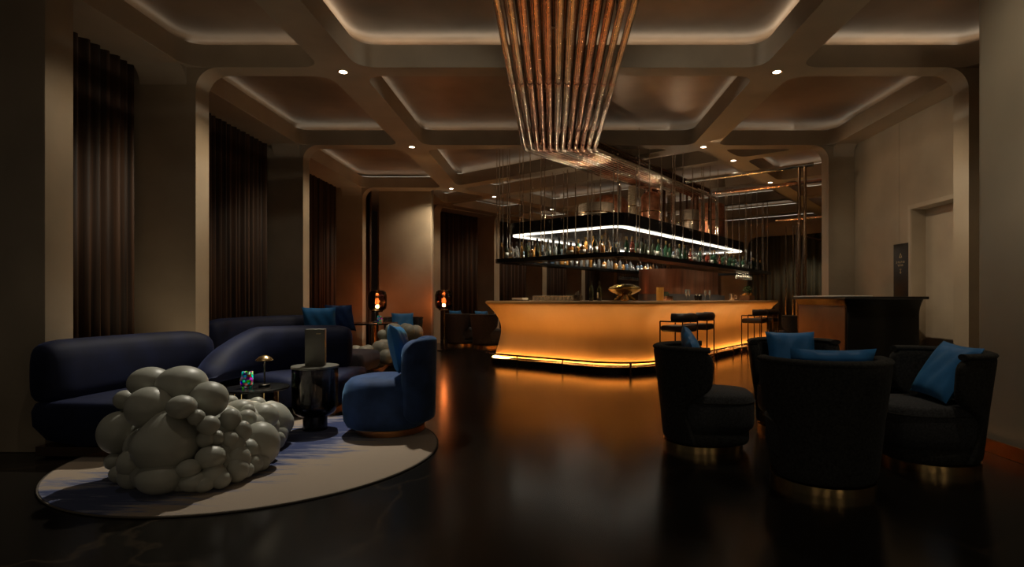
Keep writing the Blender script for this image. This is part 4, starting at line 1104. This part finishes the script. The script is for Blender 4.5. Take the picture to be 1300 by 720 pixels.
# added spots without fittings, brightening walls, pipes and the bubble chair
WARM = (1, .81, .56)
for x, y, e, sz, tg in ((-2.37, 6.20, 380, 62, (-2.35, 4.15, 0)), (-2.37, 6.20, 150, 75, (-4.3, 6.1, 1.3)), (-2.6, 4.6, 38, 70, (-4.1, 4.6, 1.4)),
                        (-2.38, 9.28, 130, 75, (-4.4, 9.2, 1.4)), (-2.36, 12.78, 110, 75, (-4.3, 12.9, 1.3)), (*W(-.3, 2.3), 70, 80, (*W(-2.3, 2.3), 1.6)), (*W(-.3, 4.7), 70, 80, (*W(-2.3, 4.7), 1.6)), (*W(-.3, 7.1), 70, 80, (*W(-2.3, 7.1), 1.6)), (*W(-.6, -.1), 40, 60, (*W(-2.3, .0), 1.6)), (-2.36, 12.80, 22, 80, (-2.9, 15, 1.2)),
                        (2.53, 6.20, 70, 80, (5.0, 7.6, 1.8)), (2.53, 6.20, 90, 70, (4.6, 6.2, 1.5)), (2.54, 9.0, 25, 80, (4.9, 8.0, 2.6)),
                        (1.6, 3.0, 75, 63, (3.6, 3.7, 2.7)), (-2.37, 6.0, 260, 20, (-.1, 5.9, 3.40)), (2.53, 6.0, 260, 20, (.3, 5.9, 3.40)), (-2.0, 3.3, 120, 30, (.1, 4.8, 3.45)), (2.2, 3.3, 120, 30, (.1, 4.8, 3.45)), (-2.3, 8.9, 200, 20, (.1, 7.7, 3.42)), (2.5, 8.9, 200, 20, (.1, 7.7, 3.42))):
    spot(x, y, ZG - .02, e, sz, .8, (1, .93, .78) if sz in (62, 20, 30) else WARM, .05, tg)
# area strips boosting the canopy panel; added strips and points without fittings
def strip(v, u, z, lv, lu, e, spread=110, col=(1, .93, .8)):
    l = bpy.data.lights.new('strip', 'AREA'); l.shape = 'RECTANGLE'; l.size = lv; l.size_y = lu; l.energy = e; l.color = col; l.spread = math.radians(spread)
    o = bpy.data.objects.new('strip', l); COL.objects.link(o); o.location = (*W(v, u), z); o.rotation_euler = (0, 0, RZ)
zz = CZ - .03
strip((CV0 + CV1) / 2, CU0 + .10, zz, 2.3, .05, 19, 80); strip(CV1 - .10, (CU0 + CU1) / 2, zz, .05, 6, 26, 75); strip(CV0 + .10, (CU0 + CU1) / 2, zz, .05, 6, 26, 75)
strip((SV0 + SV1) / 2, SU0 + .22, SZ - .06, 2.4, .05, 14, 130, (1, .8, .5)); strip(SV1 - .22, 1.5, SZ - .06, .05, 6, 24, 130, (1, .8, .5))  # second pair added under the shelf to brighten the bar top
for v, u in ((3.35, -1.75), (4.5, -1.5), (4.1, .2), (4.75, .45), (4.7, 1.75), (3.6, -.6), (3.7, 1.9)):  # unseen points added to brighten the vessels
    l = bpy.data.lights.new('vessel_fill', 'POINT'); l.energy = 5.0; l.color = (1, .74, .48); l.shadow_soft_size = .03
    o = bpy.data.objects.new('vessel_fill', l); COL.objects.link(o); o.location = (*W(v, u), TOPZ + .12)
# floor uplights grazing the left pillars
for i, (x, y, e) in enumerate(((-3.62, 6.0, 6), (-3.95, 9.12, 6), (-4.15, 12.62, 5))):
    spot(x, y, .05, e, 100, .9, (1, .82, .58), .05, (x - .35, y + .18, 3.0))
# unseen spots added to lift the beams from below
for x, y, e, sz, tg in ((-2.2, 1.2, 60, 44, (-2.2, 6.2, 3.9)), (2.2, 1.2, 60, 44, (2.4, 6.2, 3.9)), (4.75, 7.0, 22, 100, (3.6, 7.8, 3.7)), (-4.05, 5.5, 12, 100, (-3.2, 7.0, 3.7)), (*W(3.7, -.6), 40, 110, (*W(3.2, .5), 3.7))):
    spot(x, y, .03 if y < 6 or x > 4.7 else 1.25, e, sz, .9, (1, .80, .54), .06, tg)
# points added behind the camera for front fill and glints on brass
for x, y in ((-1.9, -1.0), (.4, -1.3), (2.6, -1.0)):
    l = bpy.data.lights.new('front_fill', 'POINT'); l.energy = 7; l.color = (1, .76, .48); l.shadow_soft_size = .1
    o = bpy.data.objects.new('front_fill', l); COL.objects.link(o); o.location = (x, y, .75)
# ---------------------------------------------------------------- world and camera
w = bpy.data.worlds.new('room_fill'); SC.world = w; w.use_nodes = True
bg = w.node_tree.nodes['Background']; bg.inputs['Color'].default_value = (1.0, .93, .80, 1); bg.inputs['Strength'].default_value = .026
cam = bpy.data.cameras.new('camera'); co = bpy.data.objects.new('camera', cam); COL.objects.link(co)
co.location = (0, 0, CAMH); co.rotation_euler = (PI / 2, 0, 0)
cam.sensor_width = 36; cam.lens = 36 * 700 / 1300; cam.shift_x = -52 / 1300; cam.shift_y = 20 / 1300; cam.clip_start = .05
SC.camera = co
SC.view_settings.view_transform = 'Standard'; SC.view_settings.look = 'None'; SC.view_settings.gamma = 1; SC.view_settings.use_curve_mapping = False
SC.view_settings.exposure = .14
SC.cycles.use_denoising = True
SC.cycles.max_bounces = 10; SC.cycles.transparent_max_bounces = 16; SC.cycles.sample_clamp_indirect = 6
SC.cycles.caustics_reflective = False; SC.cycles.caustics_refractive = False
